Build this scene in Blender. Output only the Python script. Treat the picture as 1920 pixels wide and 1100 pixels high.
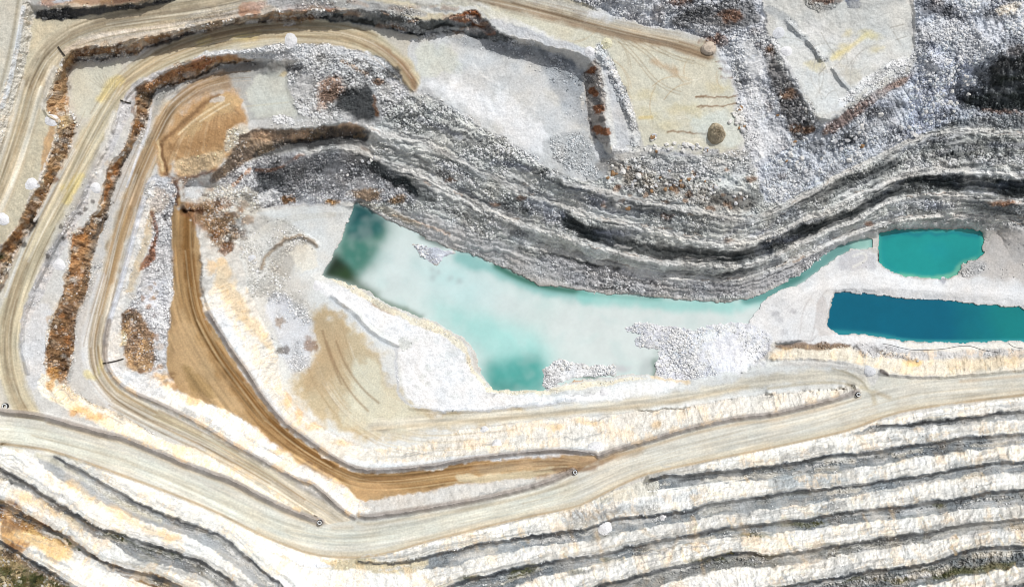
import bpy, math, random
import numpy as np
random.seed(7); RNG = np.random.default_rng(11)
for o in list(bpy.data.objects): bpy.data.objects.remove(o)
SC = bpy.context.scene; COL = SC.collection
# ------------------------------------------------------------------ camera, sky, sun, exposure
H = 450.0; S = 0.30                       # drone height in metres, metres per traced unit at water level
cam = bpy.data.cameras.new('camera'); co = bpy.data.objects.new('camera', cam); COL.objects.link(co)
co.location = (0, 0, H); co.rotation_euler = (0, 0, 0)
cam.sensor_width = 36; cam.lens = 36*H/(1920*S); cam.clip_end = 6000; cam.clip_start = 1
SC.camera = co
W = bpy.data.worlds.new('World'); SC.world = W; W.use_nodes = True
SUN_EL, SUN_AZ = math.radians(50), math.radians(36)      # azimuth clockwise from +Y
nt = W.node_tree; bg = nt.nodes['Background']; sky = nt.nodes.new('ShaderNodeTexSky')
sky.sky_type = 'NISHITA'; sky.sun_disc = False; sky.sun_elevation = SUN_EL; sky.sun_rotation = SUN_AZ; sky.dust_density = 3.0; sky.ozone_density = .6
hs = nt.nodes.new('ShaderNodeHueSaturation'); hs.inputs['Saturation'].default_value = .34; nt.links.new(sky.outputs[0], hs.inputs['Color']); nt.links.new(hs.outputs[0], bg.inputs[0]); bg.inputs[1].default_value = 0.125
sl = bpy.data.lights.new('sun', 'SUN'); sl.energy = 3.0; sl.angle = math.radians(0.6); sl.color = (1, .98, .945)
so = bpy.data.objects.new('sun', sl); COL.objects.link(so)
so.rotation_euler = (math.pi/2-SUN_EL, 0, -SUN_AZ+math.pi); so.location = (0, 0, 300)
so.rotation_euler = (math.radians(90)-SUN_EL, 0, math.pi-SUN_AZ)
SC.view_settings.view_transform = 'Standard'; SC.view_settings.look = 'None'
SC.view_settings.exposure = -0.27; SC.view_settings.gamma = 1.0
SC.cycles.pixel_filter_type = 'BLACKMAN_HARRIS'; SC.cycles.filter_width = .95

# ------------------------------------------------------------------ numpy tools (plan units: x right, y down)
def lattice(X, Y, seed):
    r = np.random.default_rng(seed).random((256, 256), dtype=np.float32)
    xi = np.floor(X).astype(np.int32); yi = np.floor(Y).astype(np.int32)
    fx = (X-xi).astype(np.float32); fy = (Y-yi).astype(np.float32)
    fx = fx*fx*(3-2*fx); fy = fy*fy*(3-2*fy)
    x0 = xi & 255; x1 = (xi+1) & 255; y0 = yi & 255; y1 = (yi+1) & 255
    return (r[y0, x0]*(1-fx)+r[y0, x1]*fx)*(1-fy)+(r[y1, x0]*(1-fx)+r[y1, x1]*fx)*fy
def fbm(X, Y, scale, octv=4, seed=0, gain=.5):          # about -1..1
    out = 0; a = 1; t = 0
    for k in range(octv):
        c, s = math.cos(.6*k+.3), math.sin(.6*k+.3); f = 2.03**k/scale
        out = out+a*lattice((X*c-Y*s)*f+17*k, (X*s+Y*c)*f+31*k, seed*13+k); t += a; a *= gain
    return (out/t-.5)*2*1.5
def sm(a, b, x):
    t = np.clip((x-a)/(b-a), 0, 1); return t*t*(3-2*t)
def lin(c):
    c = np.array(c, dtype=np.float32)/255
    return np.where(c <= .04045, c/12.92, ((c+.055)/1.055)**2.4).astype(np.float32)
STEP = 1.5
gx = np.arange(-75, 1996, STEP, dtype=np.float32); gy = np.arange(-75, 1176, STEP, dtype=np.float32)
NX, NY = len(gx), len(gy)
GX, GY = np.meshgrid(gx, gy)
# ragged coordinates for everything rocky
WX = GX+fbm(GX, GY, 40, 3, 1)*3+fbm(GX, GY, 9, 3, 2)*2.6
WY = GY+fbm(GX, GY, 40, 3, 3)*3+fbm(GX, GY, 9, 3, 4)*2.6
def segdist(X, Y, P, want=False):
    P = np.array(P, dtype=np.float32); best = np.full(X.shape, 1e9, np.float32)
    if want: tx = np.zeros_like(best); ty = np.zeros_like(best); side = np.zeros_like(best); al = np.zeros_like(best)
    acc = 0
    for (x0, y0), (x1, y1) in zip(P[:-1, :2], P[1:, :2]):
        dx, dy = x1-x0, y1-y0; L = math.hypot(dx, dy)+1e-6
        t = np.clip(((X-x0)*dx+(Y-y0)*dy)/(L*L), 0, 1)
        ex = X-(x0+t*dx); ey = Y-(y0+t*dy); d = np.sqrt(ex*ex+ey*ey)
        if want:
            m = d < best
            tx[m] = dx/L; ty[m] = dy/L; al[m] = (acc+t*L)[m]; side[m] = np.sign(dx*ey-dy*ex)[m]
        best = np.minimum(best, d); acc += L
    return (best, tx, ty, side, al) if want else best
def inside(X, Y, P):
    r = np.zeros(X.shape, bool); n = len(P)
    for i in range(n):
        x0, y0 = P[i][:2]; x1, y1 = P[(i+1) % n][:2]
        if y0 == y1: continue
        c = ((y0 > Y) != (y1 > Y)) & (X < (x1-x0)*(Y-y0)/(y1-y0)+x0); r ^= c
    return r
def box(P, pad):
    xs = [p[0] for p in P]; ys = [p[1] for p in P]
    i0 = max(0, int((min(xs)-pad-gx[0])/STEP)); i1 = min(NX, int((max(xs)+pad-gx[0])/STEP)+2)
    j0 = max(0, int((min(ys)-pad-gy[0])/STEP)); j1 = min(NY, int((max(ys)+pad-gy[0])/STEP)+2)
    return slice(j0, max(j0, j1)), slice(i0, max(i0, i1))
def off(P, d):                                          # parallel line; + is to the left of travel (up when moving right)
    P = np.array(P, float); T = np.gradient(P[:, :2], axis=0); T /= np.linalg.norm(T, axis=1)[:, None]+1e-9
    Q = P.copy(); Q[:, 0] += T[:, 1]*d; Q[:, 1] -= T[:, 0]*d
    return [tuple(q) for q in Q]
def chk(P, it=1, closed=False):                         # round the corners of a traced line
    P = [(float(p[0]), float(p[1])) for p in P]
    for _ in range(it):
        if len(P) < 3: return P
        Q = [] if closed else [P[0]]
        for i in range(len(P) if closed else len(P)-1):
            a, b = P[i], P[(i+1) % len(P)]
            Q += [(a[0]*.75+b[0]*.25, a[1]*.75+b[1]*.25), (a[0]*.25+b[0]*.75, a[1]*.25+b[1]*.75)]
        if not closed: Q.append(P[-1])
        P = Q
    return P
def rv(P): return list(P)[::-1]

# ------------------------------------------------------------------ survey lines (x, y)
def mz(x): return float(np.interp(x, [-80, 0, 600, 1110, 1620, 1920, 2000], [43, 42, 32, 23, 13, 9, 8]))
mainU1 = [(-80,765),(0,780),(60,785),(90,792),(200,823),(230,828),(290,854),(350,880),(400,897),(440,913),(480,935),(540,965),(600,985)]
mainU2 = [(672,974),(690,977),(760,967),(860,951),(960,931),(1040,908),(1078,889)]
mainU3 = [(1125,860),(1150,850),(1180,842),(1220,831),(1300,806),(1400,786),(1440,785),(1520,766),(1590,748),(1610,739)]
mainU4 = [(1650,704),(1670,706),(1720,711),(1800,708),(1860,702),(1920,697),(2000,690)]
mainL = [(-80,830),(0,833),(60,840),(100,847),(200,882),(300,918),(400,958),(480,1000),(520,1017),(580,1040),(650,1048),(720,1041),(800,1016),
 (880,996),(960,977),(1020,964),(1080,952),(1110,938),(1180,902),(1220,887),(1350,860),(1440,842),(1560,816),(1600,805),(1650,785),(1700,770),(1800,756),(1920,742),(2000,732)]
crest1 = [(106,853),(130,868),(200,905),(290,953),(360,978),(420,1002),(450,1028),(480,1056),(540,1103),(600,1160)]
cr2 = [(-80,838),(0,875),(50,900),(100,935),(160,970),(200,990),(260,1010),(330,1030),(400,1058),(450,1098),(520,1160)]
cr3 = [(-80,895),(0,935),(60,965),(150,1018),(180,1042),(220,1058),(300,1078),(350,1100),(450,1160)]
cr4 = [(-80,960),(0,1010),(50,1040),(100,1070),(155,1100),(240,1165)]
toe2 = [(-80,790),(0,836),(60,855),(110,897),(170,932),(230,962),(320,992),(410,1033),(440,1062),(500,1115),(560,1165)]
toe3 = [(-80,860),(0,896),(60,926),(110,962),(170,1000),(215,1018),(250,1045),(300,1058),(350,1070),(400,1088),(480,1165)]
toe4 = [(-80,925),(0,968),(60,998),(110,1018),(160,1042),(200,1058),(240,1082),(290,1100),(380,1165)]
crB = [(672,1050),(740,1052),(800,1038),(870,1022),(960,1007),(1080,990),(1120,980),(1165,965),(1235,960),(1290,955),(1320,943),(1440,927),(1500,917),(1600,905),(1700,893),(1780,877),(1860,863),(1920,860),(2000,855)]
crA = [(1215,897),(1240,889),(1290,887),(1380,878),(1440,872),(1500,862),(1560,850),(1640,845),(1730,828),(1800,818),(1920,810),(2000,800)]
cr0 = [(1650,794),(1720,792),(1800,778),(1860,772),(1920,767),(2000,760)]
crC = [(700,1160),(830,1100),(880,1082),(960,1063),(1060,1045),(1140,1032),(1200,1015),(1300,999),(1380,982),(1440,977),(1520,969),(1590,956),(1650,950),(1720,943),(1730,937),(1780,935),(1850,920),(1920,912),(2000,900)]
crD = [(1010,1160),(1100,1100),(1200,1074),(1300,1050),(1395,1028),(1440,1037),(1500,1030),(1620,1013),(1710,998),(1750,990),(1850,975),(1920,967),(2000,955)]
crE = [(1350,1160),(1440,1100),(1500,1089),(1600,1073),(1650,1062),(1720,1056),(1760,1047),(1820,1026),(1920,1020),(2000,1008)]
crF = [(1600,1165),(1750,1125),(1920,1094),(2000,1080)]
toA = [(1440,846),(1500,838),(1580,825),(1700,804),(1800,795),(1920,785),(2000,776)]
toB = [(1140,938),(1200,925),(1290,914),(1380,904),(1440,900),(1560,885),(1650,870),(1760,850),(1850,842),(1920,835),(2000,827)]
toC = [(480,1040),(540,1052),(620,1068),(700,1073),(760,1078),(830,1068),(900,1045),(960,1033),(1060,1018),(1130,1006),(1180,994),(1230,985),(1300,974),(1440,955),(1560,938),(1700,910),(1800,895),(1920,882),(2000,872)]
toD = [(950,1105),(1000,1085),(1080,1066),(1200,1040),(1300,1018),(1380,1004),(1440,1002),(1560,986),(1700,970),(1800,958),(1920,945),(2000,933)]
toE = [(1180,1140),(1240,1095),(1300,1077),(1400,1060),(1440,1062),(1500,1055),(1600,1037),(1700,1020),(1800,1006),(1920,990),(2000,978)]
toF = [(1500,1165),(1600,1125),(1700,1102),(1800,1082),(1920,1062),(2000,1048)]
# road C
cR = [(300,205),(285,250),(292,318),(278,325),(265,370),(250,420),(235,480),(218,540),(200,600),(192,640),(192,680),(215,720),(250,742),(300,762),(360,792),(400,815),(440,840),(480,862),(520,884),(555,904),(580,908),(600,925),(640,962),(662,974)]
cLt = [(480,118),(440,119),(400,131),(350,156),(300,166),(285,188),(278,230),(256,262),(240,290),(220,340),(210,370),(190,440),(176,480),(170,530),(150,580),(138,620),(135,680),(118,722),(160,748),(200,766),(240,785),(300,826),(370,838),(400,847),(430,866),(480,896),(520,914),(560,944),(592,968)]
cCr = [(440,105),(380,110),(330,130),(280,158),(256,180),(250,230),(235,280),(202,310),(195,350),(190,380),(158,428),(132,442),(130,500),(116,560),(95,600),(88,650),(88,690),(96,728)]
# road B
bR = [(345,385),(375,430),(375,550),(385,590),(400,612),(430,662),(460,702),(480,737),(520,790),(570,826),(620,862),(660,882),(700,889),(800,881),(880,866),(960,856),(1040,849),(1115,855)]
bLt = [(335,360),(325,400),(322,450),(325,560),(312,640),(312,690),(335,735),(400,757),(440,772),(480,800),(500,822),(540,846),(580,862),(640,902),(668,932),(690,938),(760,925),(860,906),(960,898),(1040,888),(1072,880)]
floorToeL = [(440,430),(455,520),(490,600),(520,650),(525,700),(535,745),(560,785),(620,812),(660,836),(700,841),(760,838),(820,822),(870,806),(960,794),(1050,784),(1140,776),(1260,766),(1380,748),(1440,738),(1500,737),(1580,728),(1604,728)]
floorU = [(745,690),(760,742),(782,765),(850,776),(960,767),(1080,753),(1200,746),(1300,722),(1380,702),(1440,687),(1540,681),(1600,690),(1630,700)]
# road D
dR = [(-40,760),(-80,740)]
dRi = [(80,784),(62,745),(48,700),(36,650),(35,620),(42,585),(60,540),(90,480),(110,440),(150,370),(165,340),(185,290),(200,272),(214,220),(230,180),(270,146),(350,115),(400,97),(470,98),(540,88),(600,84),(650,88),(700,100),(740,122),(765,160),(775,172)]
dLt = [(0,545),(40,452),(70,402),(100,342),(125,292),(146,240),(122,200),(125,130),(140,113),(200,110),(250,106),(280,86),(330,67),(400,54),(480,40),(560,39),(600,39),(680,46),(740,56),(790,66),(830,57),(880,66),(940,78),(1000,88),(1060,110),(1095,130),(1103,150),(1098,200),(1115,250),(1135,290)]
eCr = [(0,462),(30,430),(50,380),(80,330),(95,290),(112,240),(110,225),(85,210),(90,180),(105,150),(120,110),(140,93),(220,86),(260,73),(330,60),(420,41),(480,30),(560,20),(600,22),(680,20),(720,28),(780,40),(850,35),(880,22),(905,25),(930,58),(960,70),(1040,88),(1100,102),(1120,130),(1128,180),(1138,240),(1146,285)]
fCr = [(45,-10),(40,20),(28,80),(15,150),(0,190),(-40,300)]
fTo = [(66,18),(56,80),(42,150),(22,230),(6,280),(-40,400)]
gTop = [(950,-20),(1020,5),(1100,14),(1160,34),(1240,52),(1290,58),(1330,78),(1352,110),(1375,180),(1390,230),(1405,275)]
pCr = [(1430,-20),(1440,15),(1440,60),(1475,118),(1500,170),(1538,235),(1600,190),(1700,135),(1716,100),(1705,-20)]
topCr = [(1100,-40),(1180,-20),(1250,0),(1330,5),(1400,15),(1425,50)]
gLow = [(1146,285),(1200,285),(1240,283),(1330,285),(1405,290)]
# the tall rubble wall
w1 = [(770,170),(850,208),(900,243),(980,288),(1060,335),(1120,352),(1180,370),(1290,388),(1400,410),(1440,397),(1480,378),(1560,332),(1650,287),(1720,252),(1800,240),(1920,245),(2000,250)]
wb = [(690,236),(750,250),(820,272),(900,315),(960,345),(1010,368),(1080,390),(1180,415),(1230,425),(1290,445),(1370,457),(1440,440),(1500,412),(1560,385),(1640,350),(1680,325),(1760,315),(1860,318),(1920,328),(2000,335)]
wc = [(560,282),(620,272),(680,280),(770,316),(850,357),(930,393),(1010,426),(1060,441),(1100,455),(1180,475),(1260,491),(1320,491),(1380,498),(1440,482),(1520,440),(1600,411),(1650,381),(1700,363),(1800,359),(1920,375),(2000,385)]
wd = [(800,395),(860,425),(940,445),(1000,460),(1060,470),(1140,491),(1240,511),(1340,521),(1380,519),(1440,506),(1520,468),(1600,432),(1680,407),(1760,400),(1850,402),(1920,412),(2000,420)]
benchC = [(400,325),(432,288),(458,252),(465,238),(540,241),(600,236),(640,229),(690,233)]
benchCt = [(415,345),(445,310),(480,292),(520,275),(560,262),(620,256),(690,262)]
# ponds
pondA = [(664,381),(690,390),(722,412),(760,427),(800,447),(850,466),(900,482),(960,508),(1020,535),(1090,545),(1180,552),(1280,560),(1360,565),(1400,560),(1440,547),(1490,520),(1520,498),(1548,476),(1580,459),(1610,447),(1648,446),(1648,462),(1622,468),(1595,466),(1560,491),(1532,511),(1500,531),(1440,553),(1420,580),(1400,610),(1300,620),(1240,650),(1228,700),(1160,703),(1100,712),(1040,722),(1015,731),(925,733),(907,715),(900,690),(888,660),(868,634),(822,606),(770,589),(722,566),(690,545),(608,515),(625,480),(642,448),(656,404)]
pondB = [(1648,437),(1690,429),(1760,429),(1838,430),(1846,447),(1843,475),(1830,487),(1806,492),(1799,515),(1760,523),(1700,519),(1662,505),(1645,490),(1648,460)]
pondC = [(1568,549),(1592,545),(1650,550),(1692,561),(1720,558),(1760,560),(1830,570),(1920,578),(2000,586),(2000,640),(1920,640),(1840,640),(1790,643),(1740,642),(1710,637),(1690,639),(1640,629),(1570,624),(1553,610),(1556,583)]

# ------------------------------------------------------------------ heights: break lines, then relaxed between
ZL = []
def Z(P, z): ZL.append((P if isinstance(z, list) or len(P) > 30 else chk(P, 1), z))
for P in (mainU1, mainU2, mainU3, mainU4, mainL): Z(P, 'main')
Z(off(mainU1, 16), 'main'); Z(off(mainU2, 13), 'main'); Z(off(mainU3[:-1], 12), 'main'); Z(off(mainU4, 9), 'main')
def bench(cr, z, lo=False): Z(cr, z); Z(off(cr, -7), z)
Z(crest1, 50); Z(off(crest1, -7), 50); Z(off(toe2, 0), 50)
for c, z in ((cr2, 60), (cr3, 70), (cr4, 80)): Z(c, z); Z(off(c, -7), z)
Z(toe3, 60); Z(toe4, 70); Z([(-80,1175),(60,1175)], 84)
for c, z in ((cr0, 16), (crA, 27), (crB, 37), (crC, 48), (crD, 58), (crE, 68), (crF, 78)): Z(c, z); Z(off(c, -7), z)
for c, z in ((toA, 17), (toB, 27), (toC, 38), (toD, 48), (toE, 58), (toF, 68)): Z(c, z)
Z(cR, 30); Z(off(cR, 10), 30); Z(cLt, 30); Z(cCr, 39); Z([(45,640),(60,560),(100,480),(150,390)], 40)
Z([(100,735),(125,765),(200,800),(260,830),(330,858),(400,880),(470,915),(540,948),(575,968)], 'main')
Z(bR, [27,26,23,22,22,22,22,22,22,22,22,22,22,22,22,22,22,23]); Z(off(bR, 10), 22.5)
Z(bLt, [28,26,24,23,22,22,22,22,22,22,22,22,22,22,22,22,22,22,22,22,22,22.5]); Z(floorToeL, [5]*16+[6,7,8,9,10,11]) if False else Z(floorToeL, 5)
Z([(1440,738),(1500,737),(1580,728),(1606,728)], [9,10,12,13]); Z([(1200,770),(1300,760),(1400,745)], [7,8,8.5])
Z(floorU[3:], [5,5,5.5,6,7,8,9,10,12,13]); Z([(640,790),(760,800),(900,790)], 5)
Z([(520,640),(560,590),(640,600),(740,700)], 4.5); Z([(590,530),(690,600),(740,650),(880,740),(1000,745),(1120,735),(1290,705)], 3)
Z(dRi, 41); Z([(0,775),(30,700),(5,600),(20,540)], 41); Z(dLt, 41); Z(eCr, 51); Z([(0,330),(60,220),(90,120),(170,65),(330,35),(470,12),(600,-10)], 51)
Z(fCr, 60); Z(fTo, 52); Z([(75,8),(170,16),(280,0),(340,-30)], 58); Z([(70,28),(130,36),(200,26),(300,10),(380,-20)], 52)
Z([(-70,0),(-10,60)], 60); Z([(640,-15),(760,5),(860,15),(900,12)], 51)
Z(gTop, 51); Z(gLow, 50); Z([(1200,120),(1300,200),(1350,260)], 51); Z(topCr, 60)
Z(pCr, 62); Z([(1500,40),(1600,80),(1680,60)], 62); Z([(1378,120),(1400,200),(1425,290)], 51); Z([(1720,-20),(1730,90),(1760,120)], 65)
Z([(1860,100),(1920,85),(1990,70)], 68); Z([(1800,185),(1860,205),(1920,212),(1990,218)], 44); Z([(1800,0),(1900,40)], 68)
Z([(900,140),(1000,200),(1080,290)], 41); Z(w1, 40)
for w, z in ((w1, 40), (wb, 30), (wc, 20), (wd, 10)): Z(w, z); Z(off(w, -8), z-.4)
Z([(1150,300),(1250,305),(1330,310),(1420,320)], 48)
Z([(500,140),(430,150),(360,165)], 30); Z([(540,130),(530,170),(560,222)], 30); Z([(560,115),(620,108),(690,118),(735,140),(755,170)], 39.5)
Z(benchC, 30); Z(benchCt, 20.5); Z([(335,330),(300,318)], 30); Z([(330,200),(310,250),(330,290)], 31.5); Z([(440,200),(420,260),(380,300)], 33)
Z([(350,350),(420,350),(470,360)], 19); Z([(500,385),(560,380),(640,385),(700,395)], 4); Z([(480,330),(600,320),(700,330)], 13)
Z([(345,395),(400,400),(440,395)], 19); Z([(400,440),(430,520),(470,600),(505,680)], 14)
Z([(292,400),(282,470),(262,540),(232,590),(228,650)], 29); Z([(312,400),(304,480),(300,560),(290,640),(292,690)], 23.5)
Z([(470,440),(520,410),(600,400),(640,400)], 3.2); Z([(480,560),(540,540),(590,520)], 3.5)
Z(pondA+[pondA[0]], .6); Z(pondB+[pondB[0]], .6); Z(pondC+[pondC[0]], .6)
Z([(1450,640),(1500,640),(1620,640),(1760,655),(1920,652),(2000,650)], 2.2); Z([(1450,660),(1560,668),(1700,680),(1900,672),(2000,668)], [6]*5)
Z([(1470,560),(1540,540),(1700,540),(1900,560),(2000,565)], 2); Z([(1870,430),(1900,500),(1990,520)], 2.2); Z([(1330,640),(1400,620),(1440,650),(1400,690)], [3,3.2,3,4])
Z([(1450,675),(1540,672),(1640,690),(1680,694)], [8,9,11,12])
Z([(-75,-75),(-40,-75)], 64); Z([(700,-75),(900,-75)], 60); Z([(1300,-75),(1960,-75)], 68)

def solve():
    prev = None; pg = None
    for st, it in ((24, 300), (12, 200), (6, 150), (3, 100), (1.5, 60)):
        nx = int((gx[-1]-gx[0])/st)+1; ny = int((gy[-1]-gy[0])/st)+1
        if st == 1.5: nx, ny = NX, NY
        acc = np.zeros((ny, nx)); cnt = np.zeros((ny, nx))
        for P, z in ZL:
            for i in range(len(P)-1):
                (x0, y0), (x1, y1) = P[i][:2], P[i+1][:2]
                n = max(2, int(math.hypot(x1-x0, y1-y0)/st*2.2)); t = np.linspace(0, 1, n)
                xs = x0+(x1-x0)*t; ys = y0+(y1-y0)*t
                if z == 'main': zz = np.interp(xs, [-80, 0, 600, 1110, 1620, 1920, 2000], [43, 42, 32, 23, 13, 9, 8])
                elif isinstance(z, (list, tuple)): zz = z[i]+(z[i+1]-z[i])*t
                else: zz = np.full(n, float(z))
                ii = np.rint((xs-gx[0])/st).astype(int); jj = np.rint((ys-gy[0])/st).astype(int)
                ok = (ii >= 0) & (ii < nx) & (jj >= 0) & (jj < ny)
                np.add.at(acc, (jj[ok], ii[ok]), zz[ok]); np.add.at(cnt, (jj[ok], ii[ok]), 1)
        fix = cnt > 0; val = np.where(fix, acc/np.maximum(cnt, 1), 0)
        if prev is None: A = np.full((ny, nx), 30.0)
        else:
            jf = np.clip(np.arange(ny)*st/pg, 0, prev.shape[0]-1.001); jf0 = jf.astype(int); jt = (jf-jf0)[:, None]
            xf = np.clip(np.arange(nx)*st/pg, 0, prev.shape[1]-1.001); xf0 = xf.astype(int); xt = (xf-xf0)[None]
            jn = np.minimum(jf0+1, prev.shape[0]-1); xn = np.minimum(xf0+1, prev.shape[1]-1)
            A = (prev[jf0][:, xf0]*(1-xt)+prev[jf0][:, xn]*xt)*(1-jt)+(prev[jn][:, xf0]*(1-xt)+prev[jn][:, xn]*xt)*jt
        A[fix] = val[fix]
        for _ in range(it):
            B = np.pad(A, 1, mode='edge')
            A = (B[:-2, 1:-1]+B[2:, 1:-1]+B[1:-1, :-2]+B[1:-1, 2:])*.25
            A[fix] = val[fix]
        prev, pg = A, st
    return prev.astype(np.float32)
ZB = solve()
def samp(A, X, Y):                                      # bilinear lookup in a grid array
    fx = np.clip((X-gx[0])/STEP, 0, NX-1.001); fy = np.clip((Y-gy[0])/STEP, 0, NY-1.001)
    i = fx.astype(np.int32); j = fy.astype(np.int32); fx = (fx-i).astype(np.float32); fy = (fy-j).astype(np.float32)
    if A.ndim == 3: fx = fx[..., None]; fy = fy[..., None]
    return (A[j, i]*(1-fx)+A[j, i+1]*fx)*(1-fy)+(A[j+1, i]*(1-fx)+A[j+1, i+1]*fx)*fy
def blur(A, n):
    for _ in range(n):
        B = np.pad(A, 1, mode='edge'); A = (B[:-2, 1:-1]+B[2:, 1:-1]+B[1:-1, :-2]+B[1:-1, 2:]+4*B[1:-1, 1:-1])/8
    return A

def broken_line(P, n, cols, w=(1.2, 2.6), ln=(10, 40), jit=4, a=.7, o=0, **k):  # broken strokes: cracks, debris, painted crest shade and highlights
    Q = np.array(off(P, o))[:, :2]; Ls = np.r_[0, np.cumsum(np.hypot(*np.diff(Q, axis=0).T))]
    for _ in range(n):
        s0 = RS.uniform(0, Ls[-1]); l_ = RS.uniform(*ln); j = RS.gauss(0, jit); pts = []
        for t in np.linspace(0, 1, 4):
            ss = min(Ls[-1], s0+l_*t); pts.append((float(np.interp(ss, Ls, Q[:, 0]))+RS.uniform(-1.5, 1.5), float(np.interp(ss, Ls, Q[:, 1]))+j+RS.uniform(-1.5, 1.5)))
        if abs(pts[0][0]-pts[-1][0])+abs(pts[0][1]-pts[-1][1]) > 3: line(RS.choice(cols), pts, RS.uniform(*w), 1.8, a*RS.uniform(.5, 1), rag=1, **k)
def arcs(P, n, cols, r0=20, r1=90, w=1.7, a=.5):
    xs = [p[0] for p in P]; ys = [p[1] for p in P]; c = 0
    while c < n:
        x = RS.uniform(min(xs), max(xs)); y = RS.uniform(min(ys), max(ys))
        if not inside1(x, y, P): continue
        c += 1; r = RS.uniform(r0, r1); t0 = RS.uniform(0, 6.28); t1 = RS.uniform(.6, 1.8); cl = RS.choice(cols)
        for dr in (0, 5):
            pts = [(x+(r+dr)*(math.cos(t0+t1*q)-math.cos(t0)), y+(r+dr)*(math.sin(t0+t1*q)-math.sin(t0))) for q in np.linspace(0, 1, 6)]
            if all(inside1(px, py, P) for px, py in pts): line(cl, pts, w, 1.6, a)
def ruts(P, n, sp, cols, w=(1.2, 3.2), a=.4, c=0, ln=(2, 5)):
    for _ in range(n):
        o0 = c+RS.gauss(0, sp); o1 = o0+RS.gauss(0, sp*.35); i0 = RS.randint(0, max(0, len(P)-3)); i1 = min(len(P), i0+RS.randint(*ln)+1)
        A, B = off(P, o0)[i0:i1], off(P, o1)[i0:i1]; m = len(A)
        if m < 2: continue
        line(RS.choice(cols), [(A[k][0]+(B[k][0]-A[k][0])*k/(m-1), A[k][1]+(B[k][1]-A[k][1])*k/(m-1)) for k in range(m)], RS.uniform(*w), 2, a*RS.uniform(.4, 1))
# ------------------------------------------------------------------ material painting: colour, rubble, roughness, streaks along a direction, ochre stain
C = np.zeros((NY, NX, 3), np.float32); C[:] = lin((205, 203, 198))
RUB = np.zeros((NY, NX), np.float32); RGH = np.full((NY, NX), .25, np.float32); STK = np.zeros((NY, NX), np.float32)
OCH = np.zeros((NY, NX), np.float32); DX = np.zeros((NY, NX), np.float32); DY = np.zeros((NY, NX), np.float32); ROAD = np.zeros((NY, NX), np.float32); CT = np.zeros((NY, NX), np.float32)
def lay(sl, m, col=None, rub=None, rgh=None, st=None, och=None, road=None, ct=None):
    if col is not None: C[sl] += (lin(col)-C[sl])*m[..., None]
    for A, v in ((RUB, rub), (RGH, rgh), (STK, st), (OCH, och), (ROAD, road), (CT, ct)):
        if v is not None: A[sl] += (v-A[sl])*m
def poly(col, P, f=3, a=1, rag=1, **k):
    P = chk(P, 1, True) if len(P) < 60 else P
    sl = box(P, f+12); X, Y = (WX[sl], WY[sl]) if rag else (GX[sl], GY[sl])
    if X.size == 0: return
    d = segdist(X, Y, list(P)+[P[0]]); d = np.where(inside(X, Y, P), d, -d)
    if f > 8: d = d+fbm(X, Y, 18, 3, 55)*f*.5
    lay(sl, sm(-f*.5, f*.5, d)*a, col, **k)
def line(col, P, w, f=2, a=1, rag=0, dirn=0, **k):
    P = chk(P, 2 if len(P) < 24 else 1)
    sl = box(P, w+f+12); X, Y = (WX[sl], WY[sl]) if rag else (GX[sl], GY[sl])
    if X.size == 0: return
    d, tx, ty, sd, al = segdist(X, Y, P, True)
    if f > 8: d = d+fbm(X, Y, 18, 3, 56)*f*.4
    m = (1-sm(w*.5-f*.5, w*.5+f*.5, d))*a
    if dirn: DX[sl] += (tx-DX[sl])*m; DY[sl] += (ty-DY[sl])*m
    lay(sl, m, col, **k)
def dot(col, x, y, rx, ry=None, f=6, a=1, rag=1, **k):
    ry = ry or rx; P = [(x-rx-4, y-ry-4), (x+rx+4, y+ry+4)]; sl = box(P, f+8); X, Y = (WX[sl], WY[sl]) if rag else (GX[sl], GY[sl])
    if X.size == 0: return
    d = (1-np.sqrt(((X-x)/rx)**2+((Y-y)/ry)**2))*min(rx, ry)+(fbm(X, Y, max(6, min(rx, ry)*.8), 3, int(x+y) % 91)*min(rx, ry)*.35 if rag else 0)
    lay(sl, sm(-f*.5, f*.5, d)*a, col, **k)
WH = (236, 235, 230); GB = (126, 130, 132); RD = (207, 204, 190)
def inside1(x, y, P):
    r = False; n = len(P)
    for i in range(n):
        (x0, y0), (x1, y1) = P[i][:2], P[(i+1) % n][:2]
        if (y0 > y) != (y1 > y) and x < (x1-x0)*(y-y0)/(y1-y0)+x0: r = not r
    return r
RS = random.Random(5)
def sprinkle(P, n, cols, r0, r1, a=.6, ang=None, asp=1.0, f=5, **k):
    xs = [p[0] for p in P]; ys = [p[1] for p in P]; c = 0; t = 0
    while c < n and t < n*30:
        t += 1; x = RS.uniform(max(-60, min(xs)), min(1980, max(xs))); y = RS.uniform(max(-60, min(ys)), min(1160, max(ys)))
        if not inside1(x, y, P): continue
        c += 1; r = RS.uniform(r0, r1); al = a*RS.uniform(.4, 1)
        if ang is None: dot(RS.choice(cols), x, y, r, r*RS.uniform(.5, 1), f, al, **k)
        else:
            an = (ang(x, y) if callable(ang) else ang)+RS.uniform(-.25, .25); L_ = r*asp
            line(RS.choice(cols), [(x-L_*math.cos(an), y-L_*math.sin(an)), (x, y), (x+L_*math.cos(an+RS.uniform(-.2, .2)), y+L_*math.sin(an))], r, f, al, rag=1, **k)
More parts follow.
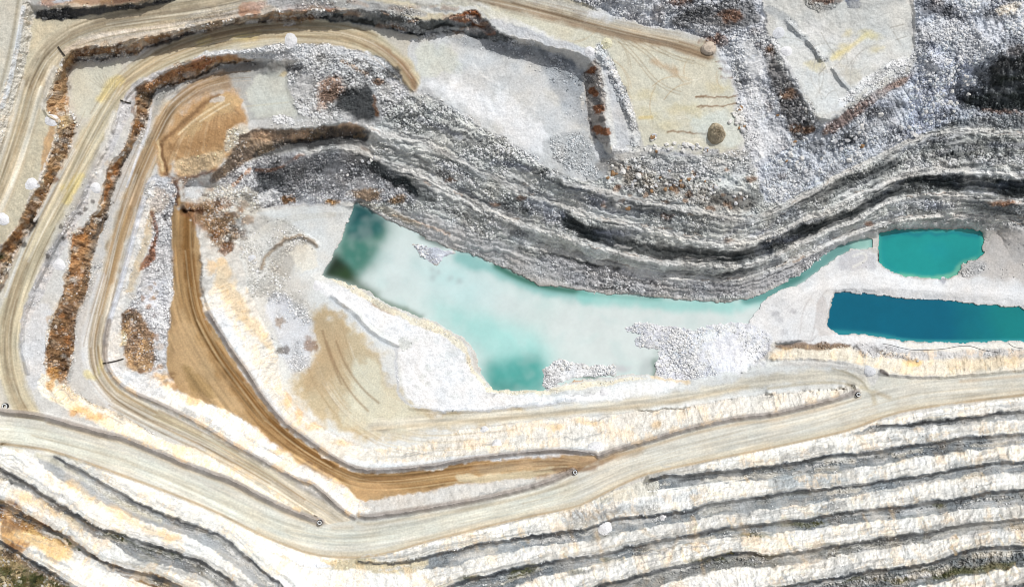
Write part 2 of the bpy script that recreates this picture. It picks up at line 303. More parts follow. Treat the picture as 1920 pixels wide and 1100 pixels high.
# --- bottom benches
big = [(-80,820),(0,833),(200,882),(400,958),(520,1017),(650,1048),(800,1016),(1110,938),(1350,860),(1650,785),(1920,742),(2000,732),(2000,1180),(-80,1180)]
poly(WH, big, och=.34, rgh=.55, st=.5)
def gray(cr, toe, col=GB, **k):
    k = dict(dict(rub=.3, rgh=.5, st=.5, och=.08, ct=1), **k)
    P = list(cr)+rv(toe); poly(col, P, 3, **k)
    sl_ = -.14 if cr[0][0] > 600 else .55
    sprinkle(P, 46, [(90,92,92),(176,178,178),(112,112,98),(130,136,140),(106,110,112),(190,188,180)], 2.5, 7, .6, sl_, 4)
gray(crest1, toe2[2:], (170,173,175), rub=.05, rgh=.25)
line((212,208,190), [(70,852),(110,868),(160,900),(230,945),(300,975)], 10, 8, .7)
gray(cr2, toe3, (138,140,142)); gray(cr3, toe4, (112,92,70), och=.25)
for x, y, rx in ((20,950,22),(70,985,18),(120,1015,16),(30,975,16)): dot((110,62,28), x, y, rx, rx*.6, 8, .8, rgh=.6)
poly((222,188,124), [(0,965),(40,960),(60,985),(110,1010),(150,1040),(120,1060),(60,1020),(30,1035),(0,1010)], 14, .75, och=.8)
poly((158,104,58), [(0,1030),(30,1010),(60,1020),(40,1040),(0,1050)], 10, .7)
poly((140,98,58), [(0,950),(50,975),(60,990),(20,1000),(25,1030),(12,1045),(0,1005)], 10, .75)
poly((146,134,104), [(-80,975),(0,1020),(60,1052),(120,1085),(200,1180),(-80,1180)], 8, rub=.9, rgh=.9, och=.2, st=0)
line((118,100,84), [(10,1035),(60,1062),(110,1092),(160,1130)], 14, 8, .8, rag=1)
for i in range(26):
    x = random.uniform(0, 110); y = random.uniform(1045+x*.45, 1100); dot(random.choice([(84,90,52),(100,102,66),(176,160,128),(60,66,40)]), x, y, random.uniform(3,9), None, 5, .8, rub=.8)
gray(cr0, [(1580,820)]+toA[3:], (166,170,173)); gray(crA, toB[1:], (128,134,138)); gray(crB, toC[5:], (138,144,148))
gray(crC, toD, (132,138,142)); gray(crD, toE, (136,138,136)); gray(crE, toF[1:], (116,122,124)); gray(crF, [(1760,1165),(2000,1120)], GB)
poly((208,198,172), [(480,1025),(540,1050),(620,1048),(680,1045),(740,1055),(800,1040),(800,1060),(760,1074),(620,1066),(540,1052)], 6, rub=.15)
poly((224,228,234), [(530,1033),(560,1037),(620,1055),(622,1064),(570,1060),(540,1048)], 5, och=0)
poly((214,212,202), [(1110,938),(1180,905),(1230,895),(1240,925),(1200,930),(1130,945)], 5, och=.15)
poly((68,74,78), [(1280,892),(1330,888),(1395,880),(1402,890),(1380,897),(1300,905),(1270,905)], 5, rub=.5)
poly((70,74,72), [(1210,898),(1250,890),(1262,896),(1225,902)], 4); line((240,240,236), [(1215,921),(1290,912),(1380,900),(1400,895)], 2.5, 2, .9)
poly((196,200,202), [(1040,960),(1120,945),(1240,930),(1330,915),(1300,938),(1200,945),(1110,975),(1060,985)], 10, .7, st=1.2, och=.25, rgh=.9)
for x in range(1065,1170,13): line((104,88,70), [(x,955+random.random()*6),(x+12,975)], 4, 4, .55, rag=1)
line((98,92,58), [(960,1080),(1000,1062)], 14, 8, .7, rag=1); dot((84,88,50), 975, 1072, 18, 7, 6, .8)
for x, y, rx in ((1135,1045,12),(1420,1000,30),(1330,1050,30),(1500,982,45),(1440,1038,24),(1600,1087,26),(1690,1087,22),(1800,1070,46),(1760,945,14),(1080,1072,14),(880,1084,18)): dot((98,98,62), x, y, rx, 5, 6, .7, rub=.5)
line((92,94,66), [(1750,1078),(1800,1070),(1900,1058)], 12, 7, .8, rag=1, rub=.6); poly((188,192,198), [(1690,1076),(1720,1070),(1750,1073),(1740,1081),(1700,1083)], 4)
line((80,68,58), [(120,960),(150,975),(200,995)], 9, 7, .75, rag=1); line((58,66,40), [(200,998),(240,1012),(290,1030),(340,1045)], 12, 8, .75, rag=1)
line((58,48,36), [(0,940),(60,975),(150,1025),(180,1048)], 12, 6, .8, rag=1); line((62,72,44), [(100,1000),(150,1030)], 8, 6, .7, rag=1)
poly((186,184,178), [(1440,880),(1600,890),(1700,872),(1650,895),(1500,915),(1440,925)], 12, .5, rub=.2)
poly((182,190,194), [(1440,890),(1500,888),(1590,892),(1600,905),(1500,915),(1440,920)], 8, .7)
line((196,190,176), [(1380,1010),(1440,1015)], 10, 10, .5)
for x in range(700, 1920, 46):                               # yellowish clay seams in the faces
    if random.random() < .8: line((232,196,140), [(x,1030-(x-700)*.06+random.uniform(-30,60)),(x+random.uniform(8,30),1050-(x-700)*.06+random.uniform(-20,60))], 7, 7, .28, rag=1)
for P in ([(130,905),(180,940),(230,965),(300,1000),(330,1010)],[(20,920),(80,945),(120,970),(150,990)],[(60,1005),(100,1020),(120,1040)]): line((228,196,144), P, 14, 12, .5, rag=1, och=.7)
bigl = [p for p in big]
sprinkle(bigl, 260, [(236,206,156),(226,186,126),(240,224,196),(206,206,204)], 3, 9, .45, lambda x, y: (1.2 if x > 700 else 2.4), 1.5, 6) if False else None
# --- road side upper-left plateau
poly((203,198,184), [(-80,-80),(45,-80),(45,-10),(30,80),(15,150),(0,190),(-80,300)], 3, dirn=0) if False else poly((203,198,184), [(-80,-80),(45,-80),(45,-10),(30,80),(15,150),(0,190),(-80,300)], 3)
line((150,140,118), [(36,-10),(24,70),(6,150),(-10,190)], 6, 5, .6)
poly((214,210,200), fCr+rv(fTo), 3, rub=.25, rgh=.6, och=.2); line((226,230,234), [(44,15),(34,80),(18,160),(4,200)], 9, 4, .9, rgh=.2)
# E road terrace
poly((196,188,166), [(66,18)]+[(56,80),(42,150),(22,230),(6,280),(-80,420),(-80,520)]+eCr+[(1146,285),(1300,-80),(280,-80)], 4, rgh=.3)
eroad = [(-30,420),(0,360),(25,290),(45,225),(62,160),(90,105),(135,70),(200,48),(300,34),(400,20),(480,2),(560,-20)]
line((196,184,160), eroad, 52, 8, 1, dirn=1, st=1.3, rgh=.08, road=1)
line((128,116,98), off(eroad, 4)[4:], 20, 12, .75, dirn=1, st=1.4); line((134,118,92), off(eroad, 2)[:6], 14, 10, .55)
line((226,222,208), off(eroad, -16)[:5], 9, 5, .7); line((216,214,205), off(eroad, 20)[:5], 8, 5, .6)
line((208,196,170), [(75,50),(60,100),(70,60),(120,48)], 14, 10, .7)
poly((198,184,166), [(120,108),(110,100),(150,70),(220,58),(300,42),(420,22),(480,8),(560,-10),(560,20),(480,30),(420,41),(330,60),(260,73),(220,86),(140,93)], 5, .9, rub=.25, rgh=.5)
line((216,206,192), [(150,72),(200,70),(260,62),(330,48),(420,28),(470,14)], 8, 5, .8, rag=1, rub=.3)
poly((176,170,162), [(300,40),(420,10),(480,-5),(640,-10),(600,22),(480,30),(400,45)], 8, .7, rub=.5)
line((214,208,196), [(100,130),(88,170),(80,200)], 14, 8, .9, rag=1, rgh=.5)
# top left dark cliff
poly((84,84,84), [(66,14),(170,16),(280,2),(350,-10),(300,8),(200,26),(130,36),(68,40)], 5, rub=.7, rgh=.8)
poly((168,120,92), [(70,8),(110,12),(170,14),(280,-6),(200,-20),(80,-10)], 8, .7, rub=.4, och=.3); line((200,190,176), [(100,12),(165,12)], 8, 5, .8, rag=1)
line((110,78,60), [(190,8),(280,-6)], 12, 8, .8, rag=1); dot((200,205,212), 120, 0, 18, 5)
# --- G platform
gpl = [(640,-20),(760,8),(860,15),(905,18),(935,55),(1040,85),(1110,100),(1150,135),(1190,180),(1195,270),(1240,284),(1330,287),(1400,280),(1375,180),(1352,110),(1330,78),(1240,52),(1160,34),(1100,14),(950,-20)]
poly((206,203,186), gpl, 9, rgh=.2, st=.4)
arcs(gpl, 40, [(168,154,128),(224,220,206),(186,168,138)])
poly((224,224,220), [(700,-20),(760,6),(900,12),(940,50),(1060,85),(1090,92),(1000,50),(900,5),(850,-20)], 6, .8)
groad = [(800,-40),(900,-6),(960,8),(1040,28),(1120,50),(1200,70),(1270,84),(1330,104)]
line((150,130,108), groad, 26, 14, .9, dirn=1, st=1.3, rgh=.06, road=1); line((186,184,178), off(groad, 20), 16, 12, .7)
line((210,206,186), off(groad, -22), 12, 10, .6)
line((150,128,100), [(1270,84),(1310,100),(1330,110)], 14, 10, .6, st=1)
for P in ([(1170,75),(1210,100),(1240,130)],[(1160,78),(1195,115),(1220,150),(1250,170),(1275,178)],[(1200,78),(1260,110),(1300,120)]): line((158,140,112), P, 1.8, 1.5, .6); line((158,140,112), off(P, 6), 1.8, 1.5, .6)
line((196,170,138), [(1225,115),(1265,135)], 12, 12, .7)
for x, y in ((1210,178),(1215,215),(1300,205),(1345,165),(1270,205),(1310,225),(1335,80),(1250,235)): dot((208,196,156), x, y, 20, 10, 16, .45)
for P in ([(1305,183),(1350,181),(1388,180)],[(1308,200),(1350,198),(1388,195)],[(1340,115),(1375,118)],[(1345,131),(1375,134)],[(1350,146),(1372,145)],[(1250,246),(1330,252)],[(1304,183),(1318,184)]): line((136,108,82), P, 3.5, 3, .8, rag=1)
dot((118,90,66), 1358, 132, 12, 4, 3, .7); dot((120,92,70), 1355, 117, 12, 3, 3, .7)
poly((208,216,212), [(1290,215),(1390,205),(1400,275),(1360,280),(1300,240)], 14, .6)
line((214,190,120), [(1200,221),(1222,220)], 6, 5, .6)
ruts(groad, 50, 9, [(126,106,84),(208,202,186),(150,130,104),(190,178,154)], (1.2, 3), .5)
# strip between lobe and G: gray rock rim, then loose line of stones
poly((196,198,200), eCr[-9:]+[(1195,280),(1195,230),(1180,180),(1150,135),(1120,95),(1000,60)], 6, rgh=.4)
line((206,208,208), [(1125,92),(1150,140),(1170,185),(1185,230),(1190,275)], 18, 8, 1, rag=1, rub=1, rgh=.8)
line((172,174,178), [(1130,105),(1155,160),(1180,215)], 8, 6, .6, rag=1, rub=1)
line((216,216,212), [(1118,118),(1132,160),(1140,210),(1150,270)], 14, 6, .8)
# top rubble above G
tr = [(1000,-80),(1050,-5),(1110,12),(1160,36),(1240,54),(1290,58),(1340,80),(1375,140),(1400,280),(1420,330),(1540,330),(1538,235),(1500,170),(1475,118),(1440,80),(1430,-80)]
poly((218,220,225), tr, 8, rub=.85, rgh=1, st=.4)
sprinkle(tr, 70, [(110,110,112),(224,226,230),(150,150,154),(140,118,98)], 6, 18, .6, None, 1, 10)
poly((112,110,108), [(1255,30),(1320,10),(1400,-10),(1430,30),(1410,50),(1330,50),(1270,52)], 12, .75, rub=.8)
for x, y in ((1370,30),(1275,0),(1340,75)): dot((128,90,64), x, y, 24, 12, 8, .8, rub=.6)
poly((96,92,88), [(1430,85),(1460,95),(1500,150),(1535,225),(1545,260),(1500,280),(1460,200),(1440,140)], 12, .8, rub=1)  # dark tone paints shade on the edge facing away from the sun
for x, y in ((1450,95),(1480,175),(1495,240),(1520,245)): dot((150,112,80), x, y, 14, 9, 8, .7, rub=.8)
poly((242,243,245), [(1378,65),(1412,75),(1434,115),(1424,150),(1398,146),(1384,110)], 26, .95, rub=.05, rgh=.3); poly((238,239,242), [(1388,150),(1425,150),(1440,220),(1456,290),(1425,305),(1400,240)], 24, .9, rub=.25, rgh=.5)
poly((228,230,233), [(1400,290),(1470,280),(1480,320),(1420,330)], 22, .7, rub=.3)
# P platform
poly((206,207,203), pCr, 9, rgh=.25, st=.25)
sprinkle(pCr[1:-1], 40, [(190,190,186),(222,222,220),(206,200,184)], 8, 22, .5, None, 1, 14)
poly((214,217,216), [(1450,30),(1500,60),(1560,100),(1590,170),(1545,225),(1500,160),(1450,100)], 12, .7)
line((170,174,176), [(1445,18),(1480,40),(1495,60),(1520,80),(1535,105),(1545,110)], 14, 7, .8, rag=1, rub=.4); line((168,172,174), [(1562,130),(1575,150),(1592,168)], 10, 5, .8, rag=1, rub=.2)
for x, y, r in ((1582,92,14),(1570,103,12),(1625,65,14),(1640,68,10),(1530,122,15),(1645,92,8),(1590,62,7)): dot((216,204,158), x, y, r, r*.7, 12, .55)
arcs(pCr[1:-1], 40, [(176,174,168),(228,228,226)], a=.35)
line((222,208,150), [(1560,110),(1600,85),(1625,65)], 8, 8, .6)
for P in ([(1540,62),(1552,85),(1566,103)],[(1535,140),(1548,125)],[(1675,60),(1690,85)],[(1680,75),(1700,68)],[(1670,52),(1695,46)]): line((150,146,138), P, 2, 2, .6)
poly((165,166,164), [(1500,-10),(1560,-10),(1580,5),(1540,22),(1510,15)], 8, .8, rub=.8); dot((130,100,84), 1545, -2, 30, 7, 6, .8); dot((62,80,120), 1600, 4, 16, 10, 4, .7, rub=.9)
line((182,184,182), [(1600,10),(1640,10),(1690,0)], 16, 12, .7)
poly((238,240,240), [(1545,232),(1600,180),(1650,150),(1700,128),(1720,110),(1690,100),(1640,130),(1580,180)], 10, .9, rub=.8)
# slope beneath P, top-right
utr = [(1400,330),(1440,300),(1538,240),(1600,195),(1700,140),(1722,100),(1708,-80),(2000,-80),(2000,240),(1800,238),(1720,252),(1650,287),(1560,332),(1480,378),(1440,397)]
poly((212,217,225), [(1400,330),(1440,300),(1538,240),(1600,195),(1700,140),(1722,100),(1708,-80),(2000,-80),(2000,240),(1800,238),(1720,252),(1650,287),(1560,332),(1480,378),(1440,397)], 6, rub=1, rgh=1, st=.3)
sprinkle(utr, 90, [(96,98,102),(226,228,232),(140,142,146),(178,186,206),(130,112,98)], 6, 20, .6, None, 1, 10)
poly((146,118,104), [(1540,240),(1600,195),(1680,150),(1715,128),(1710,150),(1660,180),(1600,225),(1550,260)], 8, .8, rub=.8, och=.1)
poly((206,213,230), [(1720,100),(1790,80),(1830,110),(1810,190),(1730,280),(1690,270),(1705,200)], 22, .8, rub=1)
for x, y, rx, ry in ((1755,70,16,12),(1775,215,24,10),(1690,250,12,10),(1590,262,16,10),(1800,170,20,12),(1860,25,24,16),(1780,20,26,16),(1735,10,14,18),(1650,215,24,10)): dot((86,90,98), x, y, rx, ry, 10, .7, rub=.9)
poly((226,228,232), [(1740,110),(1780,95),(1800,70),(1840,80),(1790,110),(1730,120)], 10, .6, rub=.6); poly((226,218,206), [(1860,15),(1920,0),(1910,20),(1890,30),(1870,28)], 6, .9, rub=.3)
poly((38,44,46), [(1845,118),(1900,105),(2000,80),(2000,190),(1900,195),(1830,180),(1860,150)], 10, .95, rub=.35, rgh=1); poly((50,54,54), [(1820,130),(1870,112),(1990,90),(1990,200),(1900,212),(1800,204),(1790,180),(1835,165)], 18, .75, rub=.5); poly((58,64,62), [(1800,190),(1830,178),(1920,160),(2000,170),(2000,212),(1860,205)], 8, .9, rub=.5)  # near-black patches paint the shadow on the corner cliff
line((62,70,54), [(1885,150),(1920,140)], 12, 14, .35); sprinkle([(1830,180),(1880,120),(1990,90),(1990,210),(1850,205)], 40, [(90,94,96),(130,134,138),(28,32,34)], 4, 12, .6, .1, 2, 6); line((150,128,118), [(1845,206),(1890,208),(1930,218)], 6, 4, .9, rag=1)
poly((124,128,128), [(1700,270),(1750,240),(1850,212),(2000,220),(2000,250),(1800,243),(1740,252)], 8, .8, rub=.5)
for x, y, rx, ry in ((1130,25,30,12),(1190,10,26,12),(1360,110,14,30),(1450,260,22,26),(1560,300,26,14),(1760,60,40,22),(1830,90,30,20),(1690,290,30,12),(1640,240,24,12),(1500,330,26,12),(1740,130,30,12),(1650,180,18,8)): dot((222,224,227), x, y, rx, ry, 20, .7, rub=.2)
for x, y, rx, ry in ((1530,275,24,12),(1600,250,26,10),(1640,205,24,8),(1300,20,30,12),(1880,120,30,20)): dot((84,84,84), x, y, rx, ry, 16, .6)
# --- lobe
lobe = dLt[-14:]+[(1150,290),(1190,330),(1130,345),(1060,330),(980,285),(900,240),(850,205),(775,168),(745,125),(700,98),(680,60)]
poly((206,208,208), lobe, 6, rgh=.25, st=.1)
sprinkle(lobe, 50, [(184,188,190),(222,222,220),(196,198,196),(208,204,192)], 10, 26, .5, None, 1, 18)
arcs(lobe, 30, [(186,188,188),(226,226,224)], a=.4)
poly((234,235,236), [(790,150),(850,190),(940,245),(1010,290),(1030,250),(960,190),(900,160),(840,150)], 24, .85)
poly((168,174,180), [(960,80),(1090,125),(1100,180),(1110,240),(1060,210),(1020,130),(960,110)], 22, .7, rub=.35); poly((150,154,158), [(1000,90),(1090,120),(1100,200),(1075,190),(1040,120)], 14, .6, rub=.6)
poly((160,164,168), [(860,65),(940,78),(1000,95),(980,115),(900,95),(840,75)], 12, .7, rub=.4)
poly((192,196,198), [(1020,260),(1080,235),(1130,290),(1190,330),(1130,345),(1040,310)], 12, .8, rub=.8)
poly((176,170,164), [(1095,120),(1128,110),(1132,180),(1146,285),(1115,260),(1098,200)], 5, .9, rub=.5, rgh=1)
for x, y in ((1108,132),(1112,172),(1124,203),(1122,240),(1138,245)): dot((140,84,40), x, y, 10, 8, 4, .9, rub=.5)
for x, y in ((1104,150),(1118,188),(1130,222),(1112,255)): dot((92,92,94), x, y, 8, 7, 4, .6)
poly((210,212,198), [(790,75),(850,90),(870,130),(800,150),(775,120)], 16, .6)
# --- D road terrace
poly((203,198,186), [(-80,560),(0,545)]+dLt[1:20]+[(760,80),(775,168),(700,100),(560,88),(470,98),(400,97),(350,115),(270,146),(230,180),(214,220),(200,272),(165,340),(110,440),(60,540),(35,620),(48,700),(80,784),(-80,765)], 4, rgh=.15)
droad = [(60,790),(30,740),(15,680),(14,620),(28,560),(52,490),(85,420),(120,355),(155,290),(190,225),(230,160),(300,112),(400,76),(480,62),(560,58),(640,62),(700,82),(745,118),(768,150)]
line((200,190,164), droad, 44, 10, 1, dirn=1, st=1.2, rgh=.05, road=1)
line((150,128,98), off(droad, 6)[:6], 16, 12, .5, dirn=1, st=1.3); line((186,164,130), off(droad, 0)[10:], 26, 14, .6, dirn=1, st=1.3); line((132,114,96), off(droad, 12)[11:15], 10, 8, .6)
line((214,216,214), off(droad, 18)[4:9], 6, 5, .7)
poly((210,206,188), [(126,150),(145,128),(200,125),(235,115),(215,165),(180,215),(160,230),(135,200)], 12, .9)
for P, w in (([(190,185),(205,160),(225,150)], 16),([(125,355),(140,345)], 20),([(480,65),(440,72)], 10),([(370,82),(390,76)], 8),([(150,330),(125,375)], 10)): line((226,206,140), P, w, 12, .8)
for i in range(9): line((140,124,96), [(168+i*6,138+abs(4-i)*3),(190+i*3,165)], 1.6, 2, .4)
line((158,118,84), [(690,82),(735,100),(770,140),(778,165)], 12, 10, .6, st=1.2); line((150,110,76), [(700,88),(730,100),(755,120),(772,150)], 3, 2, .6)
line((208,214,216), off(dRi, -7)[13:], 0.1) if False else None
poly((228,230,232), [(350,112),(400,92),(470,94),(540,82),(600,80),(640,85),(700,100),(740,125),(765,165),(735,138),(690,116),(650,104),(600,100),(540,116),(440,106),(380,112)], 4, .95, rub=.55, rgh=.6)
poly((190,178,156), [(520,72),(570,68),(640,76),(680,92),(640,84),(560,82)], 6, .6)
ruts(eroad, 60, 11, [(132,118,92),(214,208,190),(160,144,116),(186,174,148)], (1.2, 3.5), .5)
ruts(droad, 90, 10, [(142,120,88),(218,212,196),(166,144,112),(206,196,170)], (1.2, 3.5), .5)
# E to D cliff
ecl = eCr[:19]+rv(dLt[:17]); poly((180,146,108), ecl, 6, rub=.4, rgh=1.3, st=.25, och=.1)
poly((120,78,44), [(0,500),(30,455),(70,395),(95,345),(80,335),(40,420),(0,470)], 8, .6); poly((64,52,42), [(40,440),(70,400),(75,410),(48,450)], 5, .9); dot((40,36,32), 62, 412, 7, 16, 5, .9); dot((44,36,30), 40, 455, 8, 10, 4, .8)  # darkest blobs paint the cast shadow at the cliff base
poly((110,96,80), [(0,500),(30,470),(10,540),(-10,560)], 6, .8, rub=.8); dot((44,60,30), 3, 480, 8, 8, 5, .8)
poly((190,146,96), [(90,235),(110,225),(100,290),(82,335),(75,320)], 6, .7, och=.4); poly((100,70,46), [(112,238),(145,240),(128,262),(118,280)], 6, .8); dot((222,196,150), 122, 228, 14, 12, 4, .9)
poly((128,100,80), [(140,93),(220,86),(330,60),(330,67),(250,106),(200,110),(140,112)], 4, .8, rub=.6); poly((76,74,74), [(130,108),(200,103),(250,98),(290,78),(360,58),(370,66),(280,90),(210,114),(140,116)], 5, .85, rub=.8)
poly((206,200,196), [(228,74),(242,76),(240,108),(228,106)], 5, .7, rub=.5); dot((186,170,150), 155, 96, 16, 7, 4, .8)
poly((110,106,102), [(400,44),(480,32),(600,20),(680,22),(690,44),(600,38),(560,34),(480,42),(400,56)], 5, .9, rub=.8)
poly((172,128,100), [(450,6),(490,4),(488,30),(445,36)], 6, .8); dot((190,150,124), 560, 14, 30, 7, 5, .8); dot((150,96,60), 620, 17, 18, 6, 4, .9); dot((186,160,146), 480, 12, 22, 8, 5, .7)
poly((104,108,108), [(600,20),(720,20),(780,36),(850,34),(905,25),(935,62),(980,82),(900,72),(830,60),(790,68),(740,58),(680,46),(600,38)], 5, 1, rub=.7, rgh=1.1)  # cliff facing away from the sun, shade put into its dark grey
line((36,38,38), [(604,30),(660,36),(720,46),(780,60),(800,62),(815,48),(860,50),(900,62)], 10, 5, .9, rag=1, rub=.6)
poly((170,172,174), [(500,-20),(640,-10),(720,5),(800,20),(800,32),(720,24),(640,14),(600,16),(500,20)], 8, .8, rub=.6)
poly((206,208,206), [(760,6),(860,14),(900,14),(930,50),(960,60),(940,66),(918,40),(900,20),(850,28),(800,24)], 5, .9)
poly((150,88,40), [(840,34),(870,24),(900,22),(910,40),(935,62),(910,64),(890,45),(850,42)], 5, .95, rub=.3, rgh=1.2); poly((84,52,30), [(885,30),(905,30),(928,60),(900,60),(880,50)], 5, .8)
sprinkle(ecl, 110, [(120,82,50),(176,124,76),(206,178,140),(80,60,46),(150,128,108),(206,200,192),(196,140,80)], 3, 10, .75)
broken_line(eCr[:20], 30, [(70,60,52),(214,206,196)], jit=3)
sprinkle(ecl[:], 40, [(206,200,192),(60,48,40)], 2, 4, .7, f=3)
sprinkle(ecl, 90, [(222,216,206),(196,180,160),(176,156,134)], 3, 7, .7, f=4, rub=.8)
for Q in (eCr[2:20], dLt[:16]): broken_line(Q, 60, [(216,208,196),(196,176,152),(226,222,216)], (3, 7), (8, 24), 4, .8, rub=.8)
shade = [(600,20),(720,20),(780,36),(850,34),(905,25),(935,62),(980,82),(900,72),(830,60),(790,68),(740,58),(680,46),(600,38)]
sprinkle(shade, 70, [(150,152,152),(190,192,192),(120,122,122),(168,140,116)], 3, 9, .7, .15, 1.5, 4)
sprinkle([(560,0),(700,0),(860,15),(850,34),(700,24),(560,20)], 30, [(120,120,120),(206,206,204),(170,150,134)], 3, 9, .6, .1, 2, 4)
# D rim and D to C cliff
rimD = dRi[2:16]; poly((206,204,204), dRi[3:17]+rv(cCr[4:18]), 5, .95, rub=.3, rgh=.5, och=.1)
poly((210,211,213), [(36,640),(50,580),(88,560),(95,600),(88,690),(70,740),(50,700)], 10, .8, rub=.1)
line((168,166,164), [(195,275),(165,340),(120,430),(95,480)], 16, 10, .5, rag=1, rub=.6); line((226,222,214), [(212,215),(205,250),(190,290),(178,330)], 12, 8, .7, rag=1)
for x, y in ((172,378),(158,392),(147,400),(120,447),(92,482),(112,426)): dot((52,46,42), x, y, 5, 4, 3, .7)
ccl = cCr+[(118,722)]+rv(cLt[:17]); poly((180,144,106), ccl, 6, 1, rub=.4, rgh=1.4, st=.2)
poly((186,132,76), [(158,430),(132,445),(130,500),(128,540),(155,530),(165,470),(168,440)], 12, .55, rgh=1.2, och=.1); poly((176,116,56), [(235,285),(205,315),(198,350),(192,385),(212,350),(228,310)], 5, .75)
poly((112,78,46), [(88,650),(95,600),(116,560),(150,570),(138,620),(135,690),(110,700),(90,680)], 8, .6, rub=.5)
for x, y, r in ((105,610,12),(128,640,8),(118,670,12),(100,645,7),(130,590,9),(205,340,7),(182,410,9),(262,195,8),(268,225,8),(120,690,7)): dot((62,46,36), x, y, r, r*.8, 5, .7)
sprinkle(ccl, 130, [(120,82,50),(180,124,70),(206,172,128),(76,56,44),(146,122,100),(206,200,192),(190,130,66)], 3, 10, .75)
broken_line(cCr, 30, [(70,58,48),(214,206,196)], jit=3)
sprinkle(ccl, 50, [(206,200,192),(56,44,38)], 2, 4, .7, f=3)
for Q in (cCr, cLt[:18]): broken_line(Q, 60, [(216,208,196),(190,166,138),(228,224,218)], (3, 7), (8, 24), 4, .8, rub=.8)
sprinkle(ccl, 70, [(222,214,202),(192,170,144)], 3, 7, .7, f=4, rub=.7)
line((128,118,108), [(240,290),(218,345),(200,390),(180,440),(170,480)], 11, 7, .8, rag=1, rub=.9); line((140,116,90), [(165,500),(160,540),(145,580),(135,640)], 9, 6, .7, rag=1, rub=.7)
line((188,140,96), [(440,106),(400,112),(350,128),(300,152),(265,170)], 12, 6, .85, rag=1, och=.3); line((70,66,62), [(440,116),(400,127),(350,150),(300,164),(285,185),(275,200)], 5, 4, .8, rag=1, rub=.5); poly((176,120,80), [(360,108),(390,104),(400,120),(372,130),(355,125)], 4, .8)
line((70,68,66), [(262,170),(275,190),(280,180),(300,180),(330,168)], 12, 8, .7, rag=1, rub=.6)
# cream lower-left face below road D
poly((240,232,216), [(80,690),(112,720),(160,748),(200,766),(240,785),(300,826),(370,838),(430,866),(480,896),(560,944),(592,968),(600,978),(540,950),(470,917),(400,880),(330,858),(260,832),(200,802),(125,768),(70,735)], 5, 1, och=.5, rgh=.7, st=.6)
for x, y, rx, ry in ((100,700,11,14),(150,770,22,9),(180,782,20,7),(95,722,9,10)): dot((226,170,92), x, y, rx, ry, 8, .75)
line((196,180,158), [(118,725),(160,750),(205,768),(240,788),(290,812)], 7, 6, .7, rag=1, rub=.8)
# --- C road terrace
cter = cLt[:22]+cLt[22:]+rv(cR)+[(400,160),(470,240),(540,240),(690,232),(640,190),(560,130)]
poly((200,198,194), cLt+rv(cR[:]) , 4, 1, rgh=.15)
poly((176,176,172), [(480,118),(540,116),(545,180),(570,220),(690,230),(600,238),(540,242),(470,240),(455,180),(400,150),(320,165),(300,205),(278,230),(300,166),(350,156),(400,131),(440,119)], 5, 1, rgh=.15, st=.2)
poly((204,206,196), [(470,140),(540,135),(545,190),(560,222),(490,230),(460,200)], 16, .8); poly((130,126,120), [(350,158),(440,120),(540,118),(540,128),(460,135),(380,160),(310,190),(290,190)], 10, .7)
croad = [(470,150),(420,152),(370,168),(320,205),(290,265),(262,330),(240,390),(222,450),(205,520),(185,590),(172,650),(180,700),(215,745),(290,785),(370,822),(440,860),(510,900),(570,940),(640,985)]
line((204,196,178), croad[3:], 38, 12, 1, dirn=1, st=1.2, rgh=.05, road=1)
line((178,148,112), croad[1:9], 30, 14, .8, dirn=1, st=1.3, road=.6); line((150,120,76), off(croad, 2)[6:12], 11, 8, .7, dirn=1, st=1.3); line((160,136,90), off(croad, 10)[10:15], 8, 7, .6)
line((214,216,218), off(croad, -16)[8:13], 14, 8, .7, st=.3); line((206,208,206), [(180,735),(220,765),(280,800),(380,838)], 10, 10, .6)
line((214,200,140), [(165,700),(178,712),(190,680)], 12, 9, .7); line((210,202,170), off(croad, 6)[13:17], 12, 10, .5)
line((222,224,228), [(283,205),(278,245),(262,280),(245,330),(238,350)], 5, 3, .9, rgh=.3)
for k in range(5): line((150,150,146), [(400+k*8,136+k*2),(430+k*7,132+k*3),(455+k*5,150+k*4)], 1.5, 1.5, .35)
line((198,192,170), [(460,200),(540,192)], 3, 3, .5); poly((214,196,150), [(515,140),(540,132),(535,150)], 6, .6)
ruts(croad, 110, 10, [(140,114,78),(218,212,200),(160,132,96),(206,196,176),(128,104,66)], (1.2, 3.5), .5)
# brown oval scoop
oval = [(300,312),(290,270),(310,238),(350,198),(400,175),(440,172),(455,182),(460,240),(440,262),(430,290),(395,322),(345,334),(330,330),(325,300),(318,330),(305,332)]
poly((190,152,106), oval, 16, 1, rgh=.3, st=.3, rub=.05)
for k in range(14): line(RS.choice([(150,116,78),(222,200,166),(176,140,96),(206,182,146)]), [(310+k*7,312-k*3),(330+k*6,262-k*4),(372+k*4,222-k*3),(425+k*2,192+k*2)], RS.uniform(2,5), 3, .4)
poly((164,124,78), [(330,285),(400,235),(450,215),(455,240),(420,265),(380,290)], 18, .6)
poly((222,200,164), [(330,300),(380,290),(430,280),(400,318),(345,332),(325,318)], 8, .8, rub=.2, rgh=.6)
poly((200,170,124), [(400,180),(445,175),(455,200),(400,220),(350,260),(340,255),(380,210)], 10, .7, st=.8); line((120,88,56), [(304,262),(330,245),(350,222),(390,190),(410,178)], 8, 7, .7, rag=1)
line((232,212,174), [(335,252),(370,220),(420,190)], 4, 3, .7); line((236,222,190), [(375,228),(410,205),(430,195)], 3, 3, .6); poly((208,200,190), [(390,190),(415,178),(428,184),(405,196)], 4, .8)
poly((222,214,196), [(430,240),(460,232),(470,250),(440,280),(420,285),(425,265)], 8, .8, rub=.7); dot((140,104,64), 330, 275, 14, 9, 8, .6)
